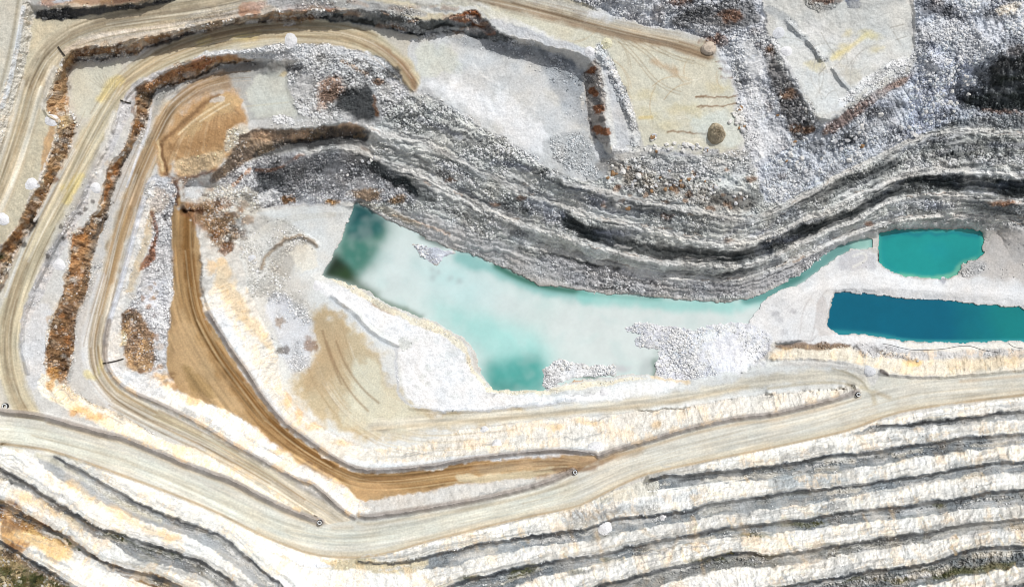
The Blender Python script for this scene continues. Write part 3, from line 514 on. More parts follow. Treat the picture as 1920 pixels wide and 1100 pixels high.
line((222,196,150), [(297,262),(298,290),(305,318)], 5, 3, .9, rag=1); line((110,76,48), [(303,270),(306,300),(316,325)], 5, 4, .8, rag=1); line((118,80,56), [(310,325),(330,340),(345,335),(400,322),(440,300)], 5, 5, .7, rag=1)
# --- rubble fan and rock step above the talus
poly((204,204,203), [(560,112),(600,98),(650,104),(695,118),(740,142),(765,172),(740,240),(690,236),(640,228),(570,222),(548,190),(538,150),(545,120)], 6, 1, rub=1, rgh=.7)
poly((150,104,62), [(600,150),(640,145),(650,180),(600,205),(590,190)], 16, .7, rub=1); poly((40,44,46), [(640,170),(690,158),(706,180),(708,225),(680,232),(640,210),(620,205)], 14, .9, rub=.8)
for x, y, rx, ry in ((690,130,12,5),(735,135,14,8),(745,150,8,6),(555,128,14,8),(670,115,12,4)): dot((60,62,64), x, y, rx, ry, 6, .7, rub=.7)
dot((130,92,56), 710, 155, 12, 7, 5, .8); poly((220,222,226), [(722,148),(740,150),(768,165),(765,182),(745,186),(735,165)], 5, .8, rub=.4)
line((120,84,56), [(702,180),(706,215)], 7, 5, .8, rag=1); line((158,126,92), [(640,115),(670,130),(690,140)], 6, 6, .7, rag=1)
poly((206,206,204), [(465,225),(540,222),(620,222),(640,228),(600,238),(540,243),(465,240)], 5, .8, rub=.4); dot((240,240,242), 532, 226, 20, 9, 4, 1, rub=.9)
poly((152,136,120), [(458,240),(540,243),(600,238),(690,234),(690,262),(620,258),(540,268),(480,294),(440,320),(400,345),(395,335),(430,290)], 5, 1, rub=.4, rgh=1.1, och=.15)
for x, y, rx, ry in ((500,255,30,9),(568,258,22,10),(655,240,20,10)): dot((196,166,138), x, y, rx, ry, 5, .85, rub=.2)
poly((72,72,72), [(480,275),(540,262),(600,258),(640,262),(700,240),(706,262),(680,275),(600,275),(540,282),(470,300)], 7, .8, rub=.6)
tal = [(400,340),(470,300),(560,282),(640,275),(680,280),(760,330),(820,380),(700,392),(660,378),(600,384),(500,388),(440,370)]
poly((196,196,198), [(400,340),(470,300),(560,282),(640,275),(680,280),(760,330),(820,380),(700,392),(660,378),(600,384),(500,388),(440,370)], 8, 1, rub=1, rgh=.6)
poly((92,94,96), [(470,330),(560,300),(620,285),(700,290),(760,330),(740,350),(680,330),(600,360),(520,370),(480,360)], 24, .5, rub=1)
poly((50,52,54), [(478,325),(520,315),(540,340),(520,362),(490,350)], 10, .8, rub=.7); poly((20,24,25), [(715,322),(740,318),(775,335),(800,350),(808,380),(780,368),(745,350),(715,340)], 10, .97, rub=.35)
poly((60,64,66), [(680,290),(730,310),(720,335),(690,330)], 12, .6, rub=.9); line((186,144,120), [(482,320),(520,316),(545,300),(570,288)], 6, 4, .9, rag=1); line((196,156,124), [(440,345),(455,330),(470,318)], 7, 5, .8, rag=1)
line((200,178,160), [(680,280),(705,288),(735,300)], 7, 5, .9, rag=1); line((190,166,146), [(700,240),(750,252),(800,265),(822,275)], 6, 4, .9, rag=1)
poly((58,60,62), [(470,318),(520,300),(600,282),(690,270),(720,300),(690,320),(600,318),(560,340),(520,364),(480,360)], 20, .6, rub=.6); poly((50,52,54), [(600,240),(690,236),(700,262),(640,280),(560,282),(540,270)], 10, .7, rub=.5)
sprinkle(tal, 40, [(60,62,64),(150,152,156),(96,98,100)], 5, 14, .6, None, 1, 9)
dot((238,238,240), 512, 370, 22, 14, 5, 1, rub=.9); dot((150,116,84), 540, 375, 12, 8); dot((180,150,116), 685, 365, 28, 10, 8, .8); dot((176,146,112), 745, 375, 14, 8); dot((190,150,100), 625, 378, 10,5)
# --- B terrace west rubble
poly((206,206,208), [(278,325),(330,335),(335,370),(325,410),(322,450),(325,560),(312,640),(312,690),(300,740),(240,700),(228,650),(225,600),(262,540),(275,470),(285,420),(262,390)], 8, 1, rub=.9, rgh=.8)
poly((198,184,170), [(270,360),(300,350),(320,380),(310,400),(280,395)], 10, .7, rub=.2); line((206,190,164), [(280,400),(275,430),(262,470),(250,510),(240,540)], 20, 8, .8, rag=1, och=.3, rub=.2)
line((120,74,46), [(284,400),(292,430),(290,450)], 8, 5, .8, rag=1); poly((150,92,44), [(282,450),(292,445),(288,490),(272,505),(252,512),(275,480)], 5, .85)
poly((150,116,76), [(230,585),(262,580),(285,620),(292,660),(285,695),(262,700),(238,692),(232,660),(222,640)], 10, .85, rub=.6, rgh=1, och=.4); dot((70,62,56), 245, 590, 14, 10, 6, .7, rub=.7); dot((236,220,186), 225, 635, 11, 14, 4, .8)
poly((220,222,228), [(270,540),(312,520),(320,580),(305,630),(285,615),(268,575)], 12, .8, rub=1); poly((214,214,214), [(300,640),(312,690),(330,725),(300,735),(292,690)], 8, .7)
poly((190,176,152), [(300,690),(335,735),(360,770),(330,765),(290,735)], 12, .6)
# west berm of C (blue-white paints its shaded side, cream its lit crest)
poly((218,216,212), cR[4:12]+[(225,640),(228,600),(238,540),(255,480),(275,420),(285,370),(292,330)], 5, .9, rgh=.6, och=.15); line((222,226,234), off(cR[4:9], 6), 9, 4, .9, rgh=.2)
poly(WH, [(192,680),(215,720),(250,742),(300,762),(360,792),(400,815),(440,840),(480,862),(520,884),(580,908),(640,962),(662,974),(700,965),(668,932),(640,902),(580,862),(500,822),(480,800),(440,772),(400,757),(335,735),(300,712),(240,692)], 5, 1, och=.45, rgh=.7, st=.6)
poly((214,214,214), [(205,682),(240,690),(300,715),(320,745),(260,738),(220,712)], 8, .8, och=.1)
for x, y, rx, ry in ((365,752,14,8),(330,720,26,7),(520,845,14,6),(300,705,16,6)): dot((224,176,100), x, y, rx, ry, 8, .6)
# B road
bpoly = rv(bR)+bLt; poly((178,148,106), bpoly, 6, 1, rgh=.12, road=1)
broad = [(345,400),(345,470),(352,540),(365,600),(400,665),(445,725),(495,790),(555,840),(620,880),(680,905),(760,903),(880,885),(980,875),(1060,868),(1120,862),(1160,852)]
line(None, off(broad, -20)[:9], 90, 30, 1, dirn=1, st=1.3)
line((168,132,84), broad, 38, 16, .9, dirn=1, st=1.5, rgh=.06, road=1); line((124,86,40), off(broad, 7)[:9], 18, 10, .85, dirn=1, st=1.6); line((150,116,76), off(broad, 6)[9:14], 12, 9, .6, dirn=1, st=1.5)
poly((190,160,118), [(318,620),(350,600),(380,650),(420,720),(470,780),(440,770),(400,750),(340,735)], 18, .8, st=.8); poly((150,122,72), [(340,680),(370,690),(410,740),(380,745),(350,720)], 14, .6)
for k in range(34):
    o_ = RS.uniform(-16, 18); i0 = RS.randint(0, 9); line(RS.choice([(106,74,36),(206,180,136),(136,100,56),(178,146,100)]), off(broad, o_)[i0:i0+RS.randint(3,6)], RS.uniform(1.2,3), 2, .45)
line((186,166,136), [(900,882),(980,874),(1060,866),(1130,858),(1180,848)], 20, 16, .6); poly((208,198,170), [(850,890),(960,885),(1060,872),(1075,882),(960,899),(860,907)], 6, .7); poly((198,160,112), [(640,890),(700,905),(760,915),(690,936),(668,930)], 10, .6)
for k in range(4): line((120,90,58), [(1000,856+k*9),(1060,858+k*6),(1100,868+k*3),(1130,862)], 2.5, 2, .5)
poly((140,96,62), [(345,385),(380,380),(420,400),(430,430),(400,450),(380,430),(360,420)], 14, .7, rub=.7)
# slope from B to floor
poly((226,222,214), bR[2:]+[(1150,848),(1220,826),(1300,800),(1440,776),(1600,737),(1604,728),(1500,735),(1440,737)]+rv(floorToeL[1:18]), 5, 1, och=.35, rgh=.6, st=.5)
poly((214,217,220), [(385,590),(400,612),(430,662),(480,737),(520,790),(570,826),(600,838),(560,810),(520,770),(480,690),(440,620),(410,570)], 8, .8, och=.05, st=.1)
poly((222,226,230), [(640,850),(700,870),(800,862),(900,850),(1000,840),(1120,838),(1110,855),(960,856),(700,889),(650,878)], 8, .9, och=0, st=.1, rgh=.3)
poly((226,196,146), [(400,480),(420,480),(450,560),(490,610),(515,650),(505,660),(450,600),(405,540)], 12, .55, och=.5)
for x, y, rx, ry in ((540,750,8,16),(560,775,8,16),(590,800,14,8),(395,500,10,14),(640,830,14,5),(1045,800,16,7),(1100,790,24,6),(1230,795,10,8)): dot((228,186,120), x, y, rx, ry, 8, .5)
line((70,60,52), [(374,480),(378,540),(392,585),(402,605)], 6, 5, .5, rag=1, rub=1)
# --- pit floor
flo = [(440,400),(500,392),(660,385),(660,400),(610,515),(720,566),(870,634),(905,715),(925,735),(1040,722),(1228,700),(1300,700),(1440,687),(1600,690),(1604,728),(1440,737),(1260,765),(1140,775),(960,793),(870,805),(760,838),(700,841),(620,812),(535,745),(520,650),(455,520)]
poly((214,216,214), flo, 6, 1, rgh=.1, st=.1, och=0, rub=0)
brf = [(580,590),(620,578),(660,600),(700,640),(725,690),(745,745),(790,770),(900,778),(1000,772),(960,792),(860,802),(700,825),(640,812),(590,780),(545,740),(550,700),(590,680)]
poly((194,178,146), brf, 26, .95, st=.6)
for k in range(44):
    o_ = RS.uniform(-60, 34); i0 = RS.randint(0, 5); line(RS.choice([(158,134,102),(212,202,178),(176,156,124),(226,220,204)]), off([(615,610),(622,650),(640,700),(675,750),(730,785),(800,797),(880,792),(960,785)], o_)[i0:i0+RS.randint(3,5)], RS.uniform(1.2,3.2), 2.5, .4)
poly((182,160,126), [(585,590),(640,585),(660,620),(640,680),(600,740),(560,735),(590,660)], 34, .75, st=.6)
poly((216,216,198), [(680,660),(710,680),(735,740),(790,785),(860,790),(720,815),(640,790),(660,720)], 24, .7)
for P in ([(612,640),(630,690),(660,740),(690,770)],[(630,640),(650,690),(680,730),(710,755)],[(605,620),(615,660),(640,720)]): line((142,118,88), P, 4, 4, .6)
frd = [(700,800),(800,792),(900,783),(1000,776),(1100,767),(1200,757),(1300,742),(1400,720),(1500,706),(1570,702),(1610,712),(1630,735),(1635,760)]
line((208,203,188), frd, 22, 12, .9, dirn=1, st=1.1, rgh=.05, road=1); line((186,172,146), off(frd, -4)[:8], 8, 8, .6); line((176,166,140), [(1440,728),(1520,718),(1580,716),(1605,728),(1620,755)], 5, 5, .6); line((168,158,132), [(1560,690),(1600,702),(1625,722),(1635,755)], 3, 3, .6)
poly((230,231,232), [(590,525),(620,530),(700,560),(770,595),(860,640),(885,690),(915,735),(1000,745),(1100,738),(1140,735),(1200,746),(1080,752),(960,765),(850,773),(782,762),(760,740),(748,690),(745,640),(700,610),(650,570),(600,550)], 8, .95, och=0, rgh=.36)
sprinkle([(760,600),(860,650),(910,740),(780,750),(755,690)], 80, [(212,216,218),(238,238,240),(204,208,206)], 3, 8, .6, None, 1, 4)
line((206,212,216), [(620,560),(660,590),(705,635),(745,652)], 8, 6, .85, rag=1); line((196,200,206), [(745,650),(742,700),(748,740),(770,765),(850,772),(960,764),(1080,750)], 5, 4, .7, rag=1, rub=.4); dot((200,204,200), 760, 645, 12, 12, 5, .7, rub=.4)
line((170,140,100), [(700,568),(740,585)], 12, 8, .8, rag=1, rub=.3)
poly((232,226,206), [(610,515),(640,522),(700,556),(760,590),(820,608),(866,640),(890,690),(915,735),(1030,728),(1100,715),(1228,704),(1180,715),(1060,735),(920,742),(895,715),(860,645),(760,600),(690,565)], 4, .9, rub=.5, och=.2)
poly((232,234,234), [(1100,745),(1130,728),(1220,712),(1290,706),(1250,735),(1120,748)], 8, .8)
poly((220,224,222), [(1290,705),(1440,670),(1520,672),(1440,690),(1330,715)], 14, .6)
line((206,160,110), [(1060,715),(1090,712)], 5, 4, .7); line((222,196,150), [(1225,703),(1290,714)], 7, 5, .6, rag=1)
# rubble and heaps on the west floor
poly((208,206,200), [(440,410),(500,395),(590,440),(560,500),(580,560),(590,660),(545,700),(520,650),(455,520)], 14, .8, rub=.6)
poly((214,218,224), [(500,550),(555,560),(590,620),(585,690),(540,700),(525,650),(500,600)], 16, .9, rub=.9); poly((206,208,214), [(520,560),(545,550),(550,580),(525,590)], 8, .6, rub=1)
poly((176,170,160), [(505,470),(550,455),(590,450),(560,500),(530,530),(505,510)], 16, .7, rub=.9); poly((224,218,204), [(545,460),(590,455),(600,500),(560,520)], 10, .8, rub=.05)
line((150,128,100), [(490,505),(500,475),(530,450),(570,440),(595,458)], 7, 5, .7, rag=1); line((96,92,88), [(500,470),(530,452),(572,446),(592,458)], 3, 3, .5, rag=1)
for k in range(4): line((196,194,184), [(478,450-k*4),(520,422-k*4),(570,410-k*3),(630,405-k*2)], 1.8, 2, .5)
dot((130,96,64), 580, 645, 12, 16, 6, .7, rub=.6); dot((110,100,92), 530, 655, 14, 8, 6, .7, rub=.6); dot((150,120,84), 525, 605, 8, 12, 6, .6)
poly((158,128,92), [(345,385),(400,370),(440,400),(455,440),(430,470),(395,450),(380,420)], 14, .8, rub=.9); poly((214,208,196), [(380,345),(480,350),(500,390),(450,420),(440,400),(400,370),(345,380)], 14, .85, rub=.9); dot((60,60,56), 428, 455, 9, 16, 6, .8, rub=.8)
spill = [(325,330),(400,345),(460,380),(470,440),(440,490),(400,470),(380,430),(330,400)]
sprinkle(spill, 60, [(150,104,64),(176,136,96),(112,78,50),(206,198,188),(92,72,56)], 4, 11, .7, None, 1, 5, rub=.8); sprinkle(spill, 40, [(226,222,216)], 2, 5, .7, None, 1, 3, rub=.9)
sprinkle([(230,560),(300,520),(310,640),(330,730),(240,700)], 40, [(150,108,66),(186,150,108),(104,76,52),(214,206,196)], 3, 9, .7, None, 1, 4, rub=.7)
dot((96,60,38), 375, 395, 9, 6, 5, .8); line((92,60,44), [(328,340),(334,360),(332,385)], 7, 5, .8, rag=1); poly((198,204,210), [(345,340),(380,335),(385,370),(350,375)], 8, .7, rub=.3)
# east flats
poly((220,221,222), [(1380,600),(1440,553),(1500,530),(1560,492),(1600,468),(1645,470),(1645,495),(1700,522),(1800,525),(1850,480),(1870,430),(2000,430),(2000,585),(1830,568),(1692,559),(1568,547),(1552,585),(1552,612),(1640,632),(1740,646),(2000,643),(2000,660),(1440,650),(1420,620)], 6, 1, rgh=.12, och=0, rub=0)
poly((190,186,182), [(1850,440),(1880,430),(2000,440),(2000,530),(1900,530),(1840,520),(1810,515),(1812,495),(1845,480)], 16, .8, rub=.15); poly((204,204,204), [(1800,495),(1840,485),(1850,500),(1820,520),(1800,520)], 6, .7, rub=.7)
poly((196,196,200), [(1585,470),(1640,470),(1645,505),(1620,500),(1580,510),(1570,490)], 8, .8, rub=.4); line((222,222,218), [(1600,480),(1622,472),(1626,488),(1600,500)], 5, 4, .8)
prd = [(1360,650),(1420,610),(1500,560),(1560,525),(1640,520),(1720,538),(1800,545),(1960,560)]
line((230,230,230), prd, 22, 16, .7, dirn=1, st=.6, road=1); line((198,196,196), [(1520,640),(1530,600),(1536,560),(1550,545)], 3, 3, .7); line((196,194,194), [(1500,625),(1505,580),(1525,550)], 2.5, 3, .6); line((186,184,184), [(1455,640),(1500,637),(1522,640),(1530,630)], 3, 3, .8)
poly((198,194,192), [(1535,560),(1552,555),(1552,612),(1570,626),(1528,630)], 5, .7)
for x, y in ((1455,590),(1462,600),(1470,622),(1485,585)): dot((176,176,180), x, y, 8, 5, 6, .6)
dot((158,160,168), 1768, 522, 9, 8, 4, .8); dot((150,150,150), 1760, 492, 9, 4, 8, .3)
# blue-white stone fan in pond and at the shore
poly((228,231,240), [(1172,612),(1200,606),(1260,612),(1300,620),(1340,605),(1400,605),(1440,625),(1448,650),(1420,680),(1360,700),(1300,712),(1240,705),(1228,690),(1235,655),(1190,648),(1188,636),(1205,630),(1175,622)], 5, 1, rub=.8, rgh=.5)
poly((232,234,240), [(1330,625),(1400,615),(1440,640),(1420,690),(1340,705),(1300,690)], 26, .85, rub=.25)
poly((240,241,245), [(1395,640),(1430,650),(1425,680),(1395,690)], 12, .7, rub=.2)
poly((232,234,237), [(1020,722),(1018,695),(1045,672),(1080,678),(1110,685),(1150,680),(1155,702),(1060,712),(1030,730)], 4, 1, rub=1, rgh=.8)
poly((208,214,226), [(775,458),(800,462),(860,470),(830,482),(818,498),(790,478)], 4, 1, rub=1, rgh=.8)
# south shore right: brown fringe, cream face, gully stripes
poly((224,216,200), [(1440,655),(1560,640),(1640,660),(1760,655),(2000,655),(2000,690),(1920,696),(1800,706),(1680,703),(1640,690),(1540,672),(1440,680)], 6, 1, och=.35, st=.7, rgh=.6)
poly((120,92,66), [(1452,646),(1530,640),(1595,642),(1590,652),(1500,655),(1455,656)], 5, .8, rub=.7); poly((40,42,42), [(1450,641),(1500,638),(1505,643),(1455,649)], 3, .8)
poly((198,198,200), [(1590,640),(1660,646),(1740,662),(1800,655),(2000,652),(2000,668),(1800,672),(1720,676),(1640,668),(1600,658)], 7, .8, rub=.5); poly((226,222,212), [(1680,640),(1760,648),(1920,642),(2000,644),(2000,655),(1760,654),(1690,648)], 5, .8)
for P in ([(1605,648),(1620,665)],[(1640,652),(1660,664)],[(1680,665),(1720,675)]): line((96,92,90), P, 7, 6, .6, rag=1, rub=.9)
dot((236,200,136), 1712, 678, 16, 6, 6, .8); poly((214,190,150), [(1760,672),(1900,668),(1900,690),(1780,694)], 10, .4, st=1.2)
line((96,90,86), [(1650,697),(1664,702)], 8, 4, .9, rag=1, rub=.7)
for P, o_ in ((gLow, 0), ([(1378,120),(1390,200),(1402,280)], 0), (pCr[5:9], 0), (pCr[2:6], 0), (w1[:6], 2), (dLt[-12:], -6)): broken_line(P, 26, [(226,228,230),(190,192,194),(206,204,198)], (5, 12), (10, 30), 5, .7, o_, rub=.8)
# --- the tall wall
wall = [(700,236),(775,168),(850,205),(900,240),(980,285),(1060,332),(1130,345),(1150,300),(1240,290),(1400,290),(1420,330),(1440,397),(1560,332),(1720,252),(1800,238),(2000,245),(2000,430),(1860,430),(1760,425),(1650,432),(1600,446),(1550,475),(1500,518),(1440,546),(1360,562),(1280,558),(1090,544),(960,508),(850,465),(760,424),(690,388),(664,378),(720,380),(800,380),(760,330),(680,278)]
poly((214,216,212), wall, 6, 1, rub=.75, rgh=.9, st=.5, ct=.25)
def wang(x, y): return .42 if x < 1100 else (.2 if x < 1350 else (-.55 if x < 1700 else 0))
sprinkle(wall, 260, [(120,122,122),(220,220,218),(160,161,162),(84,88,88),(172,176,188),(214,212,208)], 4, 15, .6, wang, 3, 8)
sprinkle(wall, 90, [(0,0,0)], 9, 26, .0, None) if False else None
for _ in range(60):
    x, y = RS.uniform(700, 1900), RS.uniform(240, 560)
    if inside1(x, y, wall): dot(None, x, y, RS.uniform(20, 50), RS.uniform(8, 20), 12, .8, rub=RS.choice((0, .1, 1, 1)))
poly((196,196,196), [(760,424),(850,465),(960,508),(1060,535),(1040,500),(960,460),(860,425),(800,400),(700,378)], 10, .9, rub=.15, rgh=.6)
poly((200,200,200), [(960,380),(1010,440),(1000,455),(900,410),(860,380)], 20, .5, rub=.5)
poly((182,182,186), [(1060,540),(1180,550),(1360,560),(1440,545),(1500,515),(1560,470),(1640,430),(1700,410),(1600,435),(1440,508),(1300,525),(1140,495),(1000,465)], 10, .8, rub=.55)
poly((206,206,204), [(1150,296),(1400,292),(1420,330),(1330,320),(1200,320),(1160,330)], 16, .8, rub=1)
for P in ([(1130,310),(1200,330),(1300,350),(1400,380)],[(1180,340),(1280,370),(1380,390)]):
    line((150,138,124), P, 22, 20, .5, rag=1, rub=1)
for _ in range(26): dot((168,122,78), random.uniform(1130,1420), random.uniform(305,385), random.uniform(3,7), None, 4, .6, rub=.8)
for x, y in ((1410,335),(1330,392),(1250,408),(1270,480),(1365,452),(980,370),(930,385),(845,340)): dot((140,98,62), x, y, 10, 5, 5, .7)
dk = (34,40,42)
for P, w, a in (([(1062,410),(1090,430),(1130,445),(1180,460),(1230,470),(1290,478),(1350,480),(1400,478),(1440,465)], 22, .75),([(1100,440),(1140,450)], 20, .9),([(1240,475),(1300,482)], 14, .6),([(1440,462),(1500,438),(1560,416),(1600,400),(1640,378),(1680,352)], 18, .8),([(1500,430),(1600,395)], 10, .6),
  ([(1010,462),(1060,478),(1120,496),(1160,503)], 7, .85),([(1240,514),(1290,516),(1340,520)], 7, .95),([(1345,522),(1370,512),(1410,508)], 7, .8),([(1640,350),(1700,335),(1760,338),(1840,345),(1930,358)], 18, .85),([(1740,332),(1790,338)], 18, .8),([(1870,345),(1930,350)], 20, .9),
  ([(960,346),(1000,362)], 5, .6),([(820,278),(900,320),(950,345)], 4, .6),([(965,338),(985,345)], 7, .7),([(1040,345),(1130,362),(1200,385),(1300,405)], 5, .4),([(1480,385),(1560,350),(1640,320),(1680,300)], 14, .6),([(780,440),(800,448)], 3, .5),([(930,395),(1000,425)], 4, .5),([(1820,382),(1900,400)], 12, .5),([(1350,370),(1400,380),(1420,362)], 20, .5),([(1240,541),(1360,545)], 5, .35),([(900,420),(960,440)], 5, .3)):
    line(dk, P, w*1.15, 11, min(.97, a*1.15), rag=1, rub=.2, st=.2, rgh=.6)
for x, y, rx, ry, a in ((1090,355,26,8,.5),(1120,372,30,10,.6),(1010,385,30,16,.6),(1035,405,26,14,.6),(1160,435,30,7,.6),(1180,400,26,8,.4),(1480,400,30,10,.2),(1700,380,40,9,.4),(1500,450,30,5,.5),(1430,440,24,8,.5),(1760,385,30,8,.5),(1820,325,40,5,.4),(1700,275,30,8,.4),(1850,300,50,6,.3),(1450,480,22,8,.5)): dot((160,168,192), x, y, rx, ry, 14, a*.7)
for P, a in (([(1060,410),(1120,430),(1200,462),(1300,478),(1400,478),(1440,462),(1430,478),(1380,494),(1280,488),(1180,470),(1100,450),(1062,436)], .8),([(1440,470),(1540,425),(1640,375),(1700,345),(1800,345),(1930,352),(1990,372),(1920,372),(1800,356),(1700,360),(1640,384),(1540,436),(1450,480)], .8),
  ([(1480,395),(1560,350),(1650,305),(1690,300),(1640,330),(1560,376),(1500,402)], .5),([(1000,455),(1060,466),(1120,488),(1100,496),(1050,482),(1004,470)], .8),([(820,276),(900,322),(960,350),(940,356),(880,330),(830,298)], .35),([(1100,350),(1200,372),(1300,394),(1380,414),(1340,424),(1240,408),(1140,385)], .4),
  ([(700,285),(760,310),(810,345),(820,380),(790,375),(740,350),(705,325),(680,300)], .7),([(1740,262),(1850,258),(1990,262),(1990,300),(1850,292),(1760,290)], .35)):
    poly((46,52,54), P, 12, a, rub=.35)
sprinkle([(700,250),(1060,350),(1440,420),(1700,300),(1990,280),(1990,400),(1600,430),(1400,530),(1000,480),(760,380)], 60, [(52,56,58),(70,74,78),(88,94,104)], 4, 12, .7, wang, 2.4, 9)
for w in (w1[4:], wb, wc, wd[3:]):
    line(None, off(w, -6), 26, 14, .9, rag=1, ct=1, rub=.3); line((216,215,211), off(w, -4), 10, 5, .8, rag=1, rub=.1, rgh=.8, st=.4)
    broken_line(w, 46, [(60,62,64),(90,90,90)], (1.2, 2.8), (12, 46), 5, .8, -8); broken_line(w, 30, [(226,225,222),(204,202,198)], (1.5, 3), (16, 60), 7, .8, -4); broken_line(w, 12, [(168,140,116)], (1.5, 3), (8, 26), 6, .6, -3)  # dark rock seams under each ledge, doubling as painted ledge shadow
    broken_line(w, 16, [(110,112,112),(206,206,204),(84,86,88)], (1.5, 4), (12, 50), 9, .4, -22)
line((200,198,196), [(1040,498),(1160,520),(1300,545)], 5, 5, .5, rag=1); line((204,202,200), [(700,395),(760,422),(850,460),(960,505),(1060,540),(1200,552),(1330,560)], 7, 5, .7, rag=1, rub=.2)
poly((206,196,178), [(660,378),(720,382),(760,400),(800,430),(760,420),(700,390)], 8, .7); line((186,148,108), [(740,402),(790,420),(840,440)], 4, 5, .5, rag=1)
line((200,200,200), [(1560,470),(1620,440),(1700,424),(1840,420),(1930,428)], 9, 6, .7, rag=1, rub=.2); dot((150,104,72), 1625, 421, 9, 6, 4, .8); dot((168,118,80), 1880, 380, 26, 4, 4, .7)
# main haul road
mp = [(-80,765),(0,780)]+mainU1[2:]+[(640,978)]+mainU2+[(1100,872)]+mainU3+[(1640,720)]+mainU4+rv(mainL)
poly((206,205,195), mp, 3, 1, 0, rgh=.04, road=1, och=0, rub=0, st=.4)
mrd = [(-60,806),(60,815),(150,838),(250,868),(350,910),(450,955),(540,995),(640,1012),(740,1000),(860,972),(980,945),(1070,922),(1160,880),(1280,845),(1400,815),(1520,790),(1620,760),(1720,738),(1820,728),(1990,712)]
line((209,207,197), mrd, 50, 12, 1, dirn=1, st=.75, rgh=.03, road=1)
line((208,209,197), mrd[:12], 30, 14, .8); line((192,176,148), mainU1[3:], 7, 6, .6); line((170,148,116), off(mainL, 2), 5, 4, .75); line((196,182,154), off(mainL, 8)[7:], 9, 7, .5); line((190,178,152), off(mainU2, -6), 6, 6, .5)
line((188,168,138), off(mainU3, -5), 6, 6, .6); line((186,166,138), off(mainU4[3:], -7), 5, 5, .5)
for P in ([(1040,880),(1090,880),(1120,878),(1105,870)],[(1090,862),(1130,866),(1150,855)]): line((132,100,72), P, 9, 8, .6)
line((176,150,116), [(1070,872),(1110,868),(1150,856),(1200,842)], 14, 14, .6); line((150,120,88), [(1060,884),(1100,880),(1130,868)], 5, 6, .6); line((180,168,140), [(1615,725),(1636,735),(1640,755)], 8, 7, .6); line((176,160,130), [(1640,735),(1668,745)], 8, 8, .6)
line((176,160,132), [(625,990),(660,988)], 8, 8, .4)
ruts(mrd, 60, 13, [(190,182,162),(220,218,208),(200,192,172),(178,166,142)], (1.2, 3), .35)
# berms along the outer edges of the roads are gray fill, coloured darker to deepen their shaded side
for P, d, w in ((mainU1, 8, 13), (mainU2, 8, 11), (mainU3, 6, 11), (bR[3:], 6, 10), (cR[8:], 5, 9)): line((158,150,144), off(P, d), w, 4, .85, rgh=.25, rub=0, st=.2)
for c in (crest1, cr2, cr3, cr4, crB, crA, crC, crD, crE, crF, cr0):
    line((84,86,90), off(c, -5), 4.5, 2.5, .85, rag=1, rub=.1); broken_line(c, 30, [(92,94,96),(116,118,118)], (1.5, 4), (14, 60), 2, .7, -10); broken_line(c, 16, [(186,188,190),(206,204,198)], (1.5, 3), (14, 50), 3, .7, -16)  # dark strip below each crest paints the berm's shadow
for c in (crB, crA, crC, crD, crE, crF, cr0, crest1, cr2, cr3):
    broken_line(c, 26, [(168,170,171),(190,192,192)], (2.5, 5), (14, 50), 4, .5, 11); broken_line(c, 26, [(196,197,196),(178,180,181),(206,198,180),(150,152,154)], (1, 2.2), (16, 80), 5, .6, 9); broken_line(c, 14, [(244,243,240)], (1.5, 3), (20, 70), 2, .8, 3); broken_line(c, 14, [(70,72,76)], (1, 2.2), (14, 60), 1.2, .8, -3.5)  # palest strokes paint crest highlights, darkest deepen the painted crest shadow
    broken_line(c, 12, [(222,221,216),(206,206,204)], (2, 4), (16, 60), 3, .7, -13)
for t_ in (toA, toB, toC, toD, toE, toF, toe2, toe3, toe4): broken_line(t_, 22, [(168,164,156),(206,198,182),(140,140,138)], (1.5, 4), (10, 36), 5, .45, -6)
for c in (crB, crA, crC, crD, crE): broken_line(c, 16, [(206,206,204),(188,190,192),(214,208,194)], (4, 10), (20, 70), 4, .6, -20); broken_line(c, 7, [(178,180,180),(204,202,196)], (8, 16), (14, 40), 3, .6, 8, rub=.5)
for c in (cr2, cr3): broken_line(c, 8, [(196,194,190),(206,198,180)], (4, 9), (16, 50), 4, .55, -16)
for _ in range(420):                                         # weathered seams and dull patches on the cut faces
    x, y = RS.uniform(0, 1920), RS.uniform(840, 1098)
    if y < np.interp(x, [0, 200, 400, 600, 800, 1110, 1400, 1650, 1920], [850, 895, 975, 1060, 1025, 950, 860, 795, 752]): continue
    v = samp(C, np.array([[x]], np.float32), np.array([[y]], np.float32))[0, 0]
    if v[1] < .6: continue
    sl_ = 1.15 if x > 650 else 2.3; l_ = RS.uniform(3, 10)
    line(RS.choice([(196,196,194),(236,214,172),(214,208,196),(176,178,178),(232,200,150)]), [(x-l_*math.cos(sl_), y-l_*math.sin(sl_)), (x+l_*math.cos(sl_)+2, y+l_*math.sin(sl_))], RS.uniform(1.5, 5), 3, RS.uniform(.25, .6), rag=1)

RUB *= np.clip(.62+.95*fbm(GX, GY, 55, 4, 61), .08, 1)
C += (lin((214, 215, 214))-C)*(np.clip(-fbm(GX, GY, 55, 4, 61)-.05, 0, .5)*CT*.5)[..., None]
for P in (pondA[:14], pondB+[pondB[0]], pondC[13:]+[pondC[0]]): line((150,148,140), P, 4, 4, .5, rag=1)
